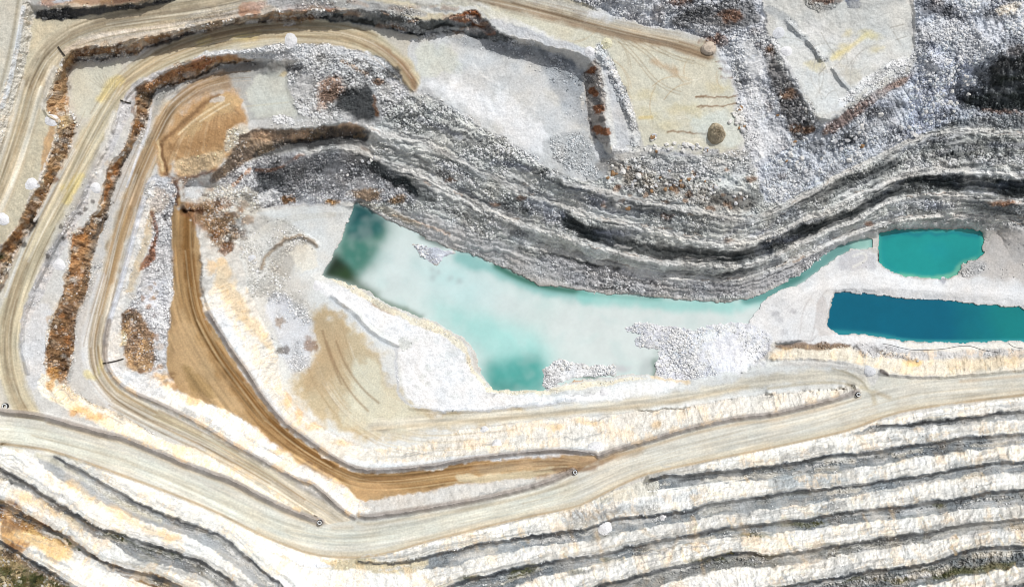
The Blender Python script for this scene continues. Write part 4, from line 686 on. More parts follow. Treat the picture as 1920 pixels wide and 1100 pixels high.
# ------------------------------------------------------------------ fine relief
ZZ = samp(ZB, GX+(WX-GX)*.75, GY+(WY-GY)*.75)
ZZ = np.where(ROAD > .5, samp(ZB, GX, GY), ZZ); ZZ = blur(ZZ, 1)
gyy, gxx = np.gradient(blur(ZZ, 3), STEP*S); slope = np.sqrt(gxx**2+gyy**2)
def lic(noise, dx, dy, n=7, st=1.5):
    A = noise.copy(); w = 1
    for s in (1, -1):
        X, Y = GX.copy(), GY.copy()
        for k in range(n):
            ux = samp(dx, X, Y); uy = samp(dy, X, Y); X = X+s*ux*st; Y = Y+s*uy*st
            A = A+samp(noise, X, Y); 
    return A/(2*n+1)
Zs = ZZ.copy()
Zs = blur(Zs, 12); by, bx = np.gradient(Zs, STEP*S); bs_ = np.sqrt(bx**2+by**2)+1e-6
cxd = -by/bs_; cyd = bx/bs_; cm = np.clip(CT, 0, 1)*(1-sm(.3, .7, ROAD))
sx = gxx/(slope+1e-6); sy = gyy/(slope+1e-6); w = sm(.15, .5, slope)*(1-sm(.3, .7, ROAD))
wn = RNG.standard_normal((NY, NX)).astype(np.float32)
rd = np.sqrt(DX**2+DY**2)+1e-6; ux = DX/rd; uy = DY/rd; rdm = np.clip(rd, 0, 1)*(1-w)
rdm = rdm*(1-cm); ddx = (ux*rdm+sx*w)*(1-cm)+cxd*cm; ddy = (uy*rdm+sy*w)*(1-cm)+cyd*cm
wn2 = blur(wn, 1); L3 = lic(blur(wn, 10), (ux*rdm+cxd*cm).astype(np.float32), (uy*rdm+cyd*cm).astype(np.float32), 14, 3.2); L3 = np.clip(L3/(L3[rdm+cm > .5].std()+1e-6), -2.5, 2.5)
L2 = lic(blur(wn, 6), (sx*w).astype(np.float32), (sy*w).astype(np.float32), 8, 2.4); L2 = np.clip(L2/(L2[w > .5].std()+1e-6), -2.5, 2.5)
L = lic(wn2, ddx.astype(np.float32), ddy.astype(np.float32), 9, 1.6)
Lr = lic(L, (ux*rdm).astype(np.float32), (uy*rdm).astype(np.float32), 12, 3.0)      # long tyre streaks
L = L/(L[rdm+w+cm > .5].std()+1e-6); Lr = Lr/(Lr[rdm > .5].std()+1e-6)
L = np.clip(L, -2.5, 2.5); Lr = np.clip(Lr, -2.5, 2.5)
rough = RGH
ZZ = ZZ+fbm(GX, GY, 60, 5, 21)*(.25+1.0*rough)*.55+fbm(GX, GY, 11, 4, 22, .6)*rough*.75+L*w*rough*.10*(1-cm)+L2*w*rough*(.13+.12*fbm(GX, GY, 70, 2, 27))*(1-cm)+L*cm*rough*.22+L3*cm*rough*.25-np.abs(fbm(GX, GY, 20, 4, 24, .6))*np.clip(rough-.5, 0, 1)*1.8-np.abs(fbm(GX, GY, 7, 3, 26, .6))*(np.clip(rough, 0, 1)**2*.45+RUB*.3)+RUB*fbm(GX, GY, 5, 3, 23, .7)*.38
ZZ = ZZ+RNG.standard_normal(ZZ.shape).astype(np.float32)*.045*(rough+RUB*1.2)*(1-ROAD*.9)
def berm(P, d, h, w, lump=.35):
    Q = chk(off(P, d), 1); sl = box(Q, w+6); X, Y = GX[sl]+(WX[sl]-GX[sl])*.3, GY[sl]+(WY[sl]-GY[sl])*.3
    dd, tx, ty, sd, al = segdist(X, Y, Q, True)
    ZZ[sl] += h*np.clip(1-dd/w, 0, 1)*(1+lump*fbm(al, al*0, 14, 2, 9))
berm(mainU1, 9, 3.2, 9); berm(mainU2, 8, 2.8, 8); berm(mainU3, 7, 2.6, 8); berm(mainU4, 5, 1.8, 6)
berm(bR[3:], 7, 2.6, 8); berm(cR[4:], 5, 2.2, 7); berm(dRi[6:20], -4, 1.6, 5, .8); berm(dRi[2:8], -5, 1.8, 6)
berm(crest1, -1, 1.6, 5); berm(mainL[2:12], -3, .8, 4); berm(mainL[12:], -3, .9, 4)
for c in (cr2, cr3, cr4, crB, crA, crC, crD, crE, crF, cr0): berm(c, -1, 3.0, 7, .3)
berm(eCr[6:18], 4, 1.2, 5, .8); berm([(1120,95),(1150,140),(1170,185),(1185,230),(1190,270)], 0, 1.6, 9, .9)
berm([(490,505),(500,475),(530,450),(570,440),(595,458)], 0, 1.5, 7); berm([(1475,40),(1495,60),(1520,80),(1540,110)], 0, 1.5, 7, .7); berm([(1562,130),(1575,150),(1592,168)], 0, 1.4, 6)
berm([(625,555),(665,585),(705,628),(745,645)], 0, 1.5, 7); berm([(770,768),(850,776),(960,768),(1080,753)], 4, 1.2, 6)
berm(floorToeL[12:20], 2, .5, 5); berm([(1440,672),(1540,670),(1600,682),(1630,694)], 0, 1.4, 6)
# bedding: the cut faces weather back in thin ledges that follow the beds
dwl = segdist(WX, WY, wall+[wall[0]]); WM = sm(0, 10, np.where(inside(WX, WY, wall), dwl, -dwl))*(1-.6*np.clip(RUB, 0, 1))
zn = ZZ+1.3*fbm(GX, GY, 70, 3, 51)+.5*fbm(GX, GY, 16, 3, 52); bed = fbm(zn, GX*.012, 2.3, 3, 53, .7); fm = sm(.2, .55, slope)*(1-np.clip(ROAD, 0, 1))
ZZ += (np.sin(zn*2*math.pi/2.4)*.42+bed*.5)*WM*sm(.12, .3, slope)+bed*.28*fm*(1-WM)*np.clip(rough*1.4, 0, 1)
def hole(P, dep, f=12):
    sl = box(P, 8); X, Y = WX[sl], WY[sl]; d = segdist(X, Y, list(P)+[P[0]]); ins = inside(X, Y, P)
    ZZ[sl] = np.where(ins, -.15-dep*sm(0, f, d), np.maximum(ZZ[sl], .12+.10*np.minimum(d, 4)))
WLEV = 0.0
hole(pondA, 2.5, 14); hole(pondB, 6, 14); hole(pondC, 8, 14)
for P in ([(1172,612),(1200,606),(1260,612),(1300,620),(1340,605),(1400,605),(1448,640),(1420,680),(1300,712),(1228,690),(1235,655),(1190,648),(1188,636),(1205,630),(1175,622)], [(1020,722),(1018,695),(1045,672),(1080,678),(1110,685),(1150,680),(1155,702),(1060,712),(1030,730)], [(775,458),(800,462),(860,470),(830,482),(818,498),(790,478)]):
    sl = box(P, 20); X, Y = WX[sl], WY[sl]; d = segdist(X, Y, P+[P[0]]); d = np.where(inside(X, Y, P), d, -d)
    ZZ[sl] = np.maximum(ZZ[sl], -1.2+1.7*sm(-8, 5, d)+fbm(X, Y, 6, 3, 5)*.35*sm(-6, 2, d))
def mound(x, y, r, h, p=1.0, ax=1.0):
    sl = box([(x-r*2, y-r*2), (x+r*2, y+r*2)], 2); q = np.sqrt(((GX[sl]-x)/ax)**2+(GY[sl]-y)**2)/r
    ZZ[sl] += h*np.clip(1-q, 0, 1)**p
mound(1330, 88, 18, 1.8)

# ------------------------------------------------------------------ colour variation of the ground itself, then painted shade between stones
pn = fbm(GX, GY, 22, 4, 31); pn2 = fbm(GX, GY, 7, 4, 32, .65); pn3 = fbm(GX, GY, 90, 3, 33)
och = OCH*sm(.05, .55, pn+.35*pn2+.2*L*w)
C += (lin((232, 190, 124))-C)*np.clip(och, 0, 1)[..., None]*.75
pn4 = fbm(GX, GY, 3.6, 2, 34)
k = 1+pn4*(.02+.10*np.clip(rough, 0, 1))+pn2*(.035+.16*np.clip(rough, 0, 1)+.10*RUB)+pn*.05+pn3*.03
k += bed*(.24*WM+.11*fm*(1-WM)*np.clip(rough*1.6, 0, 1))
k += STK*(Lr*.06*rdm+L*.02*rdm+L3*.075*rdm)+(L*.03+L2*.03)*w*np.clip(STK+rough*.3, 0, 1.2)*(1-cm)+cm*np.clip(STK, 0, 1)*(L3*.08+L*.04)
k += RUB*RNG.standard_normal(k.shape).astype(np.float32)*.10
C *= np.clip(k, .35, 1.6)[..., None]
C += (lin((150, 152, 153))-C)*(sm(.25, .6, -bed)*fm*(GY > 730)*sm(.1, .4, fbm(GX, GY, 80, 3, 54)+.25)*.5)[..., None]
tint = fbm(GX, GY, 34, 3, 41)*.03
C[..., 0] *= 1+tint; C[..., 2] *= 1-tint
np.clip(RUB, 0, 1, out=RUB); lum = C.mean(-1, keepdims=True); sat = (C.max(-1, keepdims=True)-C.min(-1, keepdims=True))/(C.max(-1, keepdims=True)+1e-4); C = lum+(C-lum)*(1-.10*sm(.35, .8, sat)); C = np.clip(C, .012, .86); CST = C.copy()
C *= (1-.42*RUB*sm(-.5, .5, fbm(GX, GY, 30, 3, 91)+.2))[..., None]  # ground under rubble darkened to stand in for shade between stones

# ------------------------------------------------------------------ to metres
def world(X, Y, Zv): f = S*(H-Zv)/H; return (X-960)*f, (550-Y)*f, Zv
def gz(x, y): return float(samp(ZZ, np.array([[x]], np.float32), np.array([[y]], np.float32))[0, 0])
def gpt(x, y, dz=0.0):
    a, b, c = world(x, y, gz(x, y)); return a, b, c+dz
def tag(o, label=None, cat=None, group=None, kind=None):
    for k_, v in (('label', label), ('category', cat), ('group', group), ('kind', kind)):
        if v: o[k_] = v
    return o
def npmesh(name, V, F, mats, col=None, msk=None, parent=None, smooth=False):
    me = bpy.data.meshes.new(name); nv, nf = len(V), len(F); kk = F.shape[1]
    me.vertices.add(nv); me.vertices.foreach_set('co', np.ascontiguousarray(V, np.float32).ravel())
    me.loops.add(nf*kk); me.loops.foreach_set('vertex_index', np.ascontiguousarray(F, np.int32).ravel())
    me.polygons.add(nf); me.polygons.foreach_set('loop_start', np.arange(0, nf*kk, kk, dtype=np.int32))
    try: me.polygons.foreach_set('loop_total', np.full(nf, kk, np.int32))
    except Exception: pass
    me.polygons.foreach_set('use_smooth', np.full(nf, smooth, bool))
    me.update(calc_edges=True)
    for nm, A in (('Col', col), ('Msk', msk)):
        if A is not None:
            at = me.color_attributes.new(nm, 'FLOAT_COLOR', 'POINT'); B = np.ones((nv, 4), np.float32); B[:, :A.shape[1]] = A
            at.data.foreach_set('color', B.ravel())
    me.materials.append(mats); o = bpy.data.objects.new(name, me); COL.objects.link(o); o.parent = parent
    return o

# ------------------------------------------------------------------ materials
class N:
    def __init__(s, m): s.nt = m.node_tree; s.n = s.nt.nodes; s.l = s.nt.links
    def add(s, t, **k):
        x = s.n.new(t)
        for a, b in k.items():
            if a.startswith('i_'):
                key = a[2:]; x.inputs[int(key) if key.isdigit() else key.replace('_', ' ')].default_value = b
            else: setattr(x, a, b)
        return x
def mat(name):
    m = bpy.data.materials.new(name); m.use_nodes = True; return m, N(m), m.node_tree.nodes['Principled BSDF']
def ground_mat(name, rgh=.95, stones=True):
    m, q, b = mat(name); b.inputs['Roughness'].default_value = rgh; b.inputs['Specular IOR Level'].default_value = .12
    at = q.add('ShaderNodeAttribute', attribute_name='Col'); mk = q.add('ShaderNodeAttribute', attribute_name='Msk')
    sp = q.add('ShaderNodeSeparateColor'); q.l.new(mk.outputs['Color'], sp.inputs[0])
    tc = q.add('ShaderNodeTexCoord'); n1 = q.add('ShaderNodeTexNoise', i_Scale=1.1, i_Detail=5.0, i_Roughness=.65); q.l.new(tc.outputs['Object'], n1.inputs['Vector'])
    r1 = q.add('ShaderNodeMapRange', i_1=.3, i_2=.7, i_3=.84, i_4=1.15); q.l.new(n1.outputs['Fac'], r1.inputs[0])
    vo = q.add('ShaderNodeTexVoronoi', i_Scale=1.35, i_Randomness=1.0); q.l.new(tc.outputs['Object'], vo.inputs['Vector'])
    vs = q.add('ShaderNodeSeparateColor'); q.l.new(vo.outputs['Color'], vs.inputs[0])
    r2 = q.add('ShaderNodeMapRange', i_1=0.0, i_2=1.0, i_3=.55, i_4=1.42); q.l.new(vs.outputs[0], r2.inputs[0])
    m1 = q.add('ShaderNodeMix', data_type='FLOAT'); m1.inputs[2].default_value = 1.0; q.l.new(sp.outputs[0], m1.inputs[0]); q.l.new(r2.outputs[0], m1.inputs[3])
    mu = q.add('ShaderNodeMath', operation='MULTIPLY'); q.l.new(m1.outputs[0], mu.inputs[0]); q.l.new(r1.outputs[0], mu.inputs[1])
    vm = q.add('ShaderNodeVectorMath', operation='SCALE'); q.l.new(at.outputs['Color'], vm.inputs[0]); q.l.new(mu.outputs[0], vm.inputs['Scale'])
    q.l.new(vm.outputs[0], b.inputs['Base Color'])
    bp = q.add('ShaderNodeBump', i_Distance=.5); h1 = q.add('ShaderNodeMath', operation='MULTIPLY'); q.l.new(vo.outputs['Distance'], h1.inputs[0]); h1.inputs[1].default_value = -1.3
    bs = q.add('ShaderNodeMath', operation='MULTIPLY_ADD'); q.l.new(sp.outputs[0], bs.inputs[0]); bs.inputs[1].default_value = .75; q.l.new(sp.outputs[1], bs.inputs[2]); bs.use_clamp = True
    ha = q.add('ShaderNodeMath', operation='MULTIPLY'); q.l.new(h1.outputs[0], ha.inputs[0]); q.l.new(sp.outputs[0], ha.inputs[1])
    hb = q.add('ShaderNodeMath', operation='ADD'); q.l.new(ha.outputs[0], hb.inputs[0]); q.l.new(n1.outputs['Fac'], hb.inputs[1])
    q.l.new(hb.outputs[0], bp.inputs['Height']); q.l.new(bs.outputs[0], bp.inputs['Strength']); q.l.new(bp.outputs[0], b.inputs['Normal'])
    return m
M_rock = ground_mat('quarry_rock')
def simple(name, c, rgh=.9, var=.25, sc=1.5, spec=.15, bump=.4):
    m, q, b = mat(name); tc = q.add('ShaderNodeTexCoord'); n1 = q.add('ShaderNodeTexNoise', i_Scale=sc, i_Detail=5.0); q.l.new(tc.outputs['Object'], n1.inputs['Vector'])
    r1 = q.add('ShaderNodeMapRange', i_1=.3, i_2=.7, i_3=1-var, i_4=1+var); q.l.new(n1.outputs['Fac'], r1.inputs[0])
    vm = q.add('ShaderNodeVectorMath', operation='SCALE'); vm.inputs[0].default_value = tuple(lin(c)); q.l.new(r1.outputs[0], vm.inputs['Scale']); q.l.new(vm.outputs[0], b.inputs['Base Color'])
    b.inputs['Roughness'].default_value = rgh; b.inputs['Specular IOR Level'].default_value = spec
    bp = q.add('ShaderNodeBump', i_Distance=.3, i_Strength=bump); q.l.new(n1.outputs['Fac'], bp.inputs['Height']); q.l.new(bp.outputs[0], b.inputs['Normal'])
    return m

# ------------------------------------------------------------------ terrain sheet, split into the ground and the roads
ringo = np.concatenate([np.arange(6, 300, 6), np.arange(300, 1600, 60)]).astype(np.float32); K = len(ringo)
ex = np.concatenate([gx[0]-ringo[::-1], gx, gx[-1]+ringo]).astype(np.float32); ey = np.concatenate([gy[0]-ringo[::-1], gy, gy[-1]+ringo]).astype(np.float32)
def padm(A): return np.pad(A, ((K, K), (K, K))+((0, 0),)*(A.ndim-2), mode='edge')
EX, EY = np.meshgrid(ex, ey); EZ = padm(ZZ)
od = np.maximum(np.maximum(gx[0]-EX, EX-gx[-1]), np.maximum(gy[0]-EY, EY-gy[-1])).clip(0)
oz = 55+18*fbm(EX, EY, 420, 4, 101)+1.2*fbm(EX, EY, 30, 3, 102); oz = oz+(20*sm(1000, 1300, EY)); to = sm(0, 900, od); EZ = EZ*(1-to)+oz*to
oc = lin((196, 192, 182))+(lin((226, 224, 218))-lin((196, 192, 182)))*sm(-.4, .5, fbm(EX, EY, 120, 4, 103))[..., None]
oc = oc+(lin((134, 130, 122))-oc)*(sm(.1, .5, fbm(EX, EY, 70, 5, 104))*.8)[..., None]; oc = oc*(1+.12*fbm(EX, EY, 14, 3, 105))[..., None]
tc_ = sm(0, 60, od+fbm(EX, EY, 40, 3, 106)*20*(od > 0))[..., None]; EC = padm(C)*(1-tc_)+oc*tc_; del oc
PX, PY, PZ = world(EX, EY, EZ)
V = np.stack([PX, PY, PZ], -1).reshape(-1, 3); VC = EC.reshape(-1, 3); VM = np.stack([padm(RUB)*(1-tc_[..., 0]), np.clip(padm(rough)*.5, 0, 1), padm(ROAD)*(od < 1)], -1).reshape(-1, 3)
ny2, nx2 = EX.shape; I = np.arange(ny2*nx2).reshape(ny2, nx2)
F = np.stack([I[1:, :-1], I[1:, 1:], I[:-1, 1:], I[:-1, :-1]], -1)
rm = padm(ROAD)*(od < 1); rf = (rm[1:, :-1] > .5) & (rm[:-1, 1:] > .5)
def sub(name, mask):
    f = F[mask]; u, inv = np.unique(f.ravel(), return_inverse=True)
    return npmesh(name, V[u], inv.reshape(-1, 4), M_rock, VC[u], VM[u])
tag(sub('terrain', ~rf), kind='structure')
cx = (EX[1:, :-1]+EX[:-1, 1:])*.5; cy = (EY[1:, :-1]+EY[:-1, 1:])*.5
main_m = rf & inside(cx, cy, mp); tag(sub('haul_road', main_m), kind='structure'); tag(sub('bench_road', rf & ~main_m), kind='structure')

# ------------------------------------------------------------------ water
WC = np.zeros((NY, NX, 3), np.float32)
Csave = C; C = WC; _l = lay
WC[:] = lin((206, 221, 218))
def blur3(A, n): return np.stack([blur(A[..., i], n) for i in range(3)], -1)
def wp(col, P, f=20, a=1):
    sl = box(P, f*2+12); X, Y = GX[sl], GY[sl]; d = segdist(X, Y, list(P)+[P[0]]); d = np.where(inside(X, Y, P), d, -d); lay(sl, sm(-f, f, d+fbm(X, Y, 50, 2, 77)*f*.25)*a, col)
def pblur(n):
    sl = box(pondA, 30); WC[sl] = blur3(WC[sl], n)
def wd_(col, x, y, rx, ry, f=20, a=1): dot(col, x, y, rx, ry, f, a)
wp((207,221,220), [(690,440),(760,440),(900,500),(1000,560),(960,620),(900,600),(820,580),(720,540),(680,500)], 30, .9)
wp((212,221,219), [(1050,570),(1400,575),(1440,600),(1240,640),(1220,690),(1100,680),(1020,640)], 24, .9)
wp((166,217,212), [(800,560),(880,580),(960,600),(1030,650),(1040,690),(930,690),(900,660),(870,632),(820,602)], 26, .9)
wp((178,222,222), [(780,500),(860,490),(940,540),(900,580),(820,560)], 30, .5)
wp((70,160,152), [(910,675),(1010,668),(1030,700),(1020,740),(915,740),(900,700)], 16, .95); wd_((40,120,112), 940, 725, 30, 12, 14, .6)
wp((70,126,112), [(664,381),(690,385),(726,412),(735,430),(710,460),(700,500),(670,520),(608,518),(630,470),(650,410)], 22, .9); wp((24,82,88), [(660,378),(720,410),(730,425),(700,440),(655,430)], 16, .85); wp((60,128,120), [(650,440),(690,440),(690,480),(650,490)], 16, .6)
pblur(90)
wp((62,118,104), [(664,384),(728,412),(722,440),(690,490),(670,520),(612,512),(632,470),(652,410)], 12, .7); wp((36,92,94), [(664,381),(690,385),(724,412),(716,436),(680,450),(650,446),(648,415)], 7, .75); wp((24,74,78), [(664,379),(694,392),(700,405),(672,415),(652,425)], 6, .8); wp((40,62,42), [(608,516),(624,484),(646,496),(664,526)], 7, .8)
sv = fbm(GX, GY, 24, 5, 78); slb = box(pondA, 20); lay(slb, np.clip(sv[slb]*.35, 0, .16), (214,221,220)); lay(slb, np.clip(-sv[slb]*.35-.05, 0, .14), (166,208,206))
wp((36,48,34), [(606,518),(628,478),(650,495),(660,515),(650,530)], 10, .9); wp((52,76,48), [(620,515),(650,500),(680,530),(710,550),(700,562),(660,540)], 12, .8); line((96,116,96), [(680,545),(730,568),(790,594)], 10, 8, .8, rag=1)
line((110,180,176), [(860,480),(900,495),(960,520),(1020,545),(1100,555)], 22, 16, .7); line((44,104,86), [(930,498),(970,520),(1020,537),(1060,543),(1095,547)], 12, 8, .95); line((150,206,200), [(1090,556),(1200,566),(1300,574),(1380,574),(1440,560)], 20, 14, .8); line((100,164,154), [(1090,550),(1170,556),(1240,560)], 7, 6, .7)
line((96,150,146), [(1400,560),(1440,552),(1490,525),(1530,500),(1560,476),(1590,461),(1612,455)], 22, 6, .95); line((60,122,112), [(1470,532),(1500,520)], 10, 8, .8); line((150,196,186), [(1605,455),(1650,455)], 24, 6, .9); line((30,64,52), [(790,444),(830,460)], 8, 6, .8)
for x, y in ((810,505),(815,520),(822,512),(860,525),(845,520)): wd_((160,170,172), x, y, 5, 6, 5, .5)
wd_((176,184,184), 1225, 700, 30, 26, 20, .6); wd_((84,120,100), 1232, 690, 8, 26, 8, .6); wd_((44,66,36), 1105, 703, 20, 7, 6, .9); wd_((190,176,184), 1160, 690, 22, 6, 8, .5)
wp((30,150,148), [(1635,425),(1860,425),(1860,530),(1635,530)], 4); line((22,118,136), [(1650,438),(1700,434),(1760,432),(1835,436)], 14, 12, .85); line((70,176,160), pondB+[pondB[0]], 9, 9, .7); line((130,200,170), [(1690,520),(1750,524),(1790,516),(1800,495),(1830,488)], 10, 9, .8); line((24,140,146), [(1654,445),(1652,490),(1680,508)], 8, 8, .6); dot((26,148,154), 1760, 470, 24, 14, 20, .5)
wp((8,97,122), [(1545,540),(2010,560),(2010,650),(1545,650)], 4); wp((22,128,128), [(1820,500),(2060,500),(2060,700),(1850,700)], 70, .9); line((60,160,164), [(1560,622),(1640,628),(1690,638),(1740,641),(1800,641),(1920,639),(2000,640)], 7, 6, .8); line((20,96,120), [(1600,552),(1650,555),(1700,566)], 6, 6, .6)
pblur(12); WC[:] = blur3(WC, 3)
WC *= (1+fbm(GX, GY, 26, 5, 71)*.05+fbm(GX, GY, 5, 3, 72)*.02)[..., None]
C = Csave
m, q, b = mat('pond_water'); at = q.add('ShaderNodeAttribute', attribute_name='Col'); q.l.new(at.outputs['Color'], b.inputs['Base Color'])
b.inputs['Roughness'].default_value = .18; b.inputs['IOR'].default_value = 1.33
tc = q.add('ShaderNodeTexCoord'); n1 = q.add('ShaderNodeTexNoise', i_Scale=.9, i_Detail=4.0); q.l.new(tc.outputs['Object'], n1.inputs['Vector'])
bp = q.add('ShaderNodeBump', i_Distance=.1, i_Strength=.25); q.l.new(n1.outputs['Fac'], bp.inputs['Height']); q.l.new(bp.outputs[0], b.inputs['Normal']); M_water = m
for P, nm in ((pondA, 'quarry_pond_water'), (pondB, 'settling_pond_water'), (pondC, 'settling_pond_water')):
    sl = box(P, 8); X, Y = GX[sl], GY[sl]; d = segdist(X, Y, P+[P[0]]); d = np.where(inside(X, Y, P), d, -d)
    a_, b_, c_ = world(X, Y, np.full(X.shape, WLEV, np.float32)); VV = np.stack([a_, b_, c_], -1).reshape(-1, 3)
    J = np.arange(X.size).reshape(X.shape); FF = np.stack([J[1:, :-1], J[1:, 1:], J[:-1, 1:], J[:-1, :-1]], -1)
    if nm == 'settling_pond_water' and P is pondB: keep = (X[1:, :-1] > 1648) & (d[1:, :-1] > -7)
    elif P is pondA: keep = (d[1:, :-1] > -7) & ((X[1:, :-1] <= 1648))
    else: keep = d[1:, :-1] > -7
    f = FF[keep]; u, inv = np.unique(f.ravel(), return_inverse=True)
    o = npmesh(nm, VV[u], inv.reshape(-1, 4), M_water, WC[sl].reshape(-1, 3)[u], None, None, True); tag(o, kind='structure')

# ------------------------------------------------------------------ loose rock: one base stone, many shapes
t_ = (1+5**.5)/2
ICO = np.array([(-1,t_,0),(1,t_,0),(-1,-t_,0),(1,-t_,0),(0,-1,t_),(0,1,t_),(0,-1,-t_),(0,1,-t_),(t_,0,-1),(t_,0,1),(-t_,0,-1),(-t_,0,1)], np.float32)/math.sqrt(1+t_*t_)
ICF = np.array([(0,11,5),(0,5,1),(0,1,7),(0,7,10),(0,10,11),(1,5,9),(5,11,4),(11,10,2),(10,7,6),(7,1,8),(3,9,4),(3,4,2),(3,2,6),(3,6,8),(3,8,9),(4,9,5),(2,4,11),(6,2,10),(8,6,7),(9,8,1)], np.int32)
def rubble(n):
    p = np.clip(RUB, 0, 1)**1.6*(1-ROAD)
    p = p*sm(-.6, .5, fbm(GX, GY, 16, 3, 81)); p[:30] = 0; p[-30:] = 0; p[:, :30] = 0; p[:, -30:] = 0
    cdf = np.cumsum(p.ravel()); idx = np.searchsorted(cdf, RNG.random(n)*cdf[-1]); j, i = np.unravel_index(np.minimum(idx, NX*NY-1), (NY, NX))
    x = gx[i]+RNG.uniform(-.75, .75, n); y = gy[j]+RNG.uniform(-.75, .75, n)
    x = x.astype(np.float32)[None]; y = y.astype(np.float32)[None]; z = samp(ZZ, x, y)[0]; base = samp(CST, x, y)[0]; rb = samp(RUB, x, y)[0]
    a, b2, c = world(x[0], y[0], z); r = (.2+.6*RNG.random(n)**3.6)*(.7+.45*rb); r = r.astype(np.float32)
    sh = ICO[None]*RNG.uniform(.72, 1.25, (n, 12, 1)); sc3 = RNG.uniform(.7, 1.2, (n, 1, 3)); sc3[..., 2] *= .8
    th = RNG.uniform(0, 6.283, n); ct, st_ = np.cos(th)[:, None], np.sin(th)[:, None]; v = sh*sc3*r[:, None, None]
    vx = v[..., 0]*ct-v[..., 1]*st_; vy = v[..., 0]*st_+v[..., 1]*ct
    VV = np.stack([vx+a[:, None], vy+b2[:, None], v[..., 2]+(c+r*.28)[:, None]], -1).reshape(-1, 3)
    FF = (ICF[None]+(np.arange(n)*12)[:, None, None]).reshape(-1, 3)
    br = RNG.uniform(.6, 1.6, (n, 1)).astype(np.float32); wt = (RNG.random((n, 1)) < .22)*RNG.uniform(.3, .8, (n, 1))*np.clip(base.mean(1, keepdims=True)*3, .1, 1)
    cc = np.clip(base*br, .02, .8)*(1-wt)+wt*lin((226, 226, 226))
    cc = np.repeat(cc[:, None], 12, 1).reshape(-1, 3)
    o = npmesh('rubble', VV, FF, M_stone, cc); tag(o, 'loose broken stone strewn over the slopes and benches of the pit', 'rubble', None, 'stuff')
m, q, b = mat('loose_stone'); at = q.add('ShaderNodeAttribute', attribute_name='Col'); q.l.new(at.outputs['Color'], b.inputs['Base Color']); b.inputs['Roughness'].default_value = .95; b.inputs['Specular IOR Level'].default_value = .15; M_stone = m
rubble(110000)

def stone_mesh(name, m, seed, sub_=2, flat=.8, jag=.28):
    import bmesh
    bm = bmesh.new(); bmesh.ops.create_icosphere(bm, subdivisions=sub_, radius=1); r = random.Random(seed)
    pl = [(np.array([r.gauss(0, 1) for _ in range(3)]), r.uniform(.5, .85)) for _ in range(9)]
    for v in bm.verts:
        p = np.array(v.co)
        for nrm, d in pl:
            nn = nrm/np.linalg.norm(nrm); e = p@nn-d
            if e > 0: p = p-nn*e
        p *= 1+r.uniform(-jag, jag)*.25; p[2] *= flat; v.co = p
    me = bpy.data.meshes.new(name); bm.to_mesh(me); bm.free(); me.materials.append(m); return me
MB = [simple('boulder_stone', c, var=.2, sc=2.0) for c in ((226,224,220), (200,200,202), (160,128,96))]
BM = [[stone_mesh('boulder', m, s*7+k, 2) for s in range(5)] for k, m in enumerate(MB)]
def boulder(x, y, r, k, label, group):
    o = bpy.data.objects.new('boulder', random.choice(BM[k])); COL.objects.link(o); a, b_, c = gpt(x, y)
    o.location = (a, b_, c+r*.3); o.scale = (r*random.uniform(.85, 1.2), r*random.uniform(.8, 1.1), r*random.uniform(.75, 1)); o.rotation_euler = (random.uniform(-.3, .3), random.uniform(-.3, .3), random.uniform(0, 6.28))
    tag(o, label, 'boulder', group); return o
def cluster(P, n, w, r0, r1, kk, label, group):
    P = np.array(P, float); L_ = np.r_[0, np.cumsum(np.hypot(*np.diff(P, axis=0).T))]
    for _ in range(n):
        s = random.uniform(0, L_[-1]); x = np.interp(s, L_, P[:, 0])+random.gauss(0, w*.5); y = np.interp(s, L_, P[:, 1])+random.gauss(0, w*.5)
        boulder(x, y, random.uniform(r0, r1), random.choices((0, 1, 2), kk)[0], label, group)
cluster([(1392,205),(1382,220),(1390,240)], 26, 10, .8, 1.7, (8,2,1), 'white angular boulder piled at the right edge of the tan dirt platform', 'boulders at the right edge of the tan platform')
cluster([(1225,283),(1290,270),(1330,280)], 34, 10, .7, 1.4, (8,3,1), 'pale boulder in the loose row along the lower edge of the tan platform', 'boulders along the lower edge of the tan platform')
cluster([(1222,262),(1226,250)], 5, 4, .9, 1.7, (4,1,1), 'boulder in the small group left of the row below the tan platform', 'small group of boulders by the tan platform')
cluster([(1130,100),(1150,135),(1168,175),(1182,210)], 42, 7, .6, 1.2, (8,4,0), 'pale boulder in the long stone row left of the tan platform', 'boulders in the long row left of the tan platform')
cluster([(1140,325),(1180,335),(1240,350),(1300,340),(1400,380)], 44, 16, .7, 1.5, (6,5,3), 'boulder on the rubble slope under the tan platform', 'boulders on the slope under the tan platform')
cluster([(1460,190),(1500,250),(1480,300),(1560,280),(1640,240)], 36, 22, .7, 1.5, (6,6,2), 'boulder on the gray rubble slope below the upper right platform', 'boulders below the upper right platform')
cluster([(1700,250),(1760,200),(1820,140)], 26, 20, .7, 1.5, (8,4,0), 'bluish white boulder on the broad rubble slope in the upper right', 'boulders on the upper right slope')
cluster([(1030,700),(1050,685),(1110,690),(1150,690)], 24, 9, .6, 1.1, (9,2,0), 'white boulder lying in the shallows by the lower pond shore', 'boulders in the shallows of the large pond')
cluster([(1235,670),(1245,700),(1300,625),(1200,650)], 18, 8, .6, 1.0, (9,2,0), 'pale boulder at the rim of the stone fan in the pond', 'boulders at the rim of the stone fan')
cluster([(1690,662),(1720,672),(1640,655),(1608,655)], 14, 5, .6, 1.1, (6,5,0), 'gray boulder on the bank below the long blue pond', 'boulders on the bank below the blue pond')
cluster([(620,340),(660,310),(700,300)], 10, 16, .7, 1.2, (3,8,0), 'gray boulder on the dark talus above the pond corner', 'boulders on the dark talus')
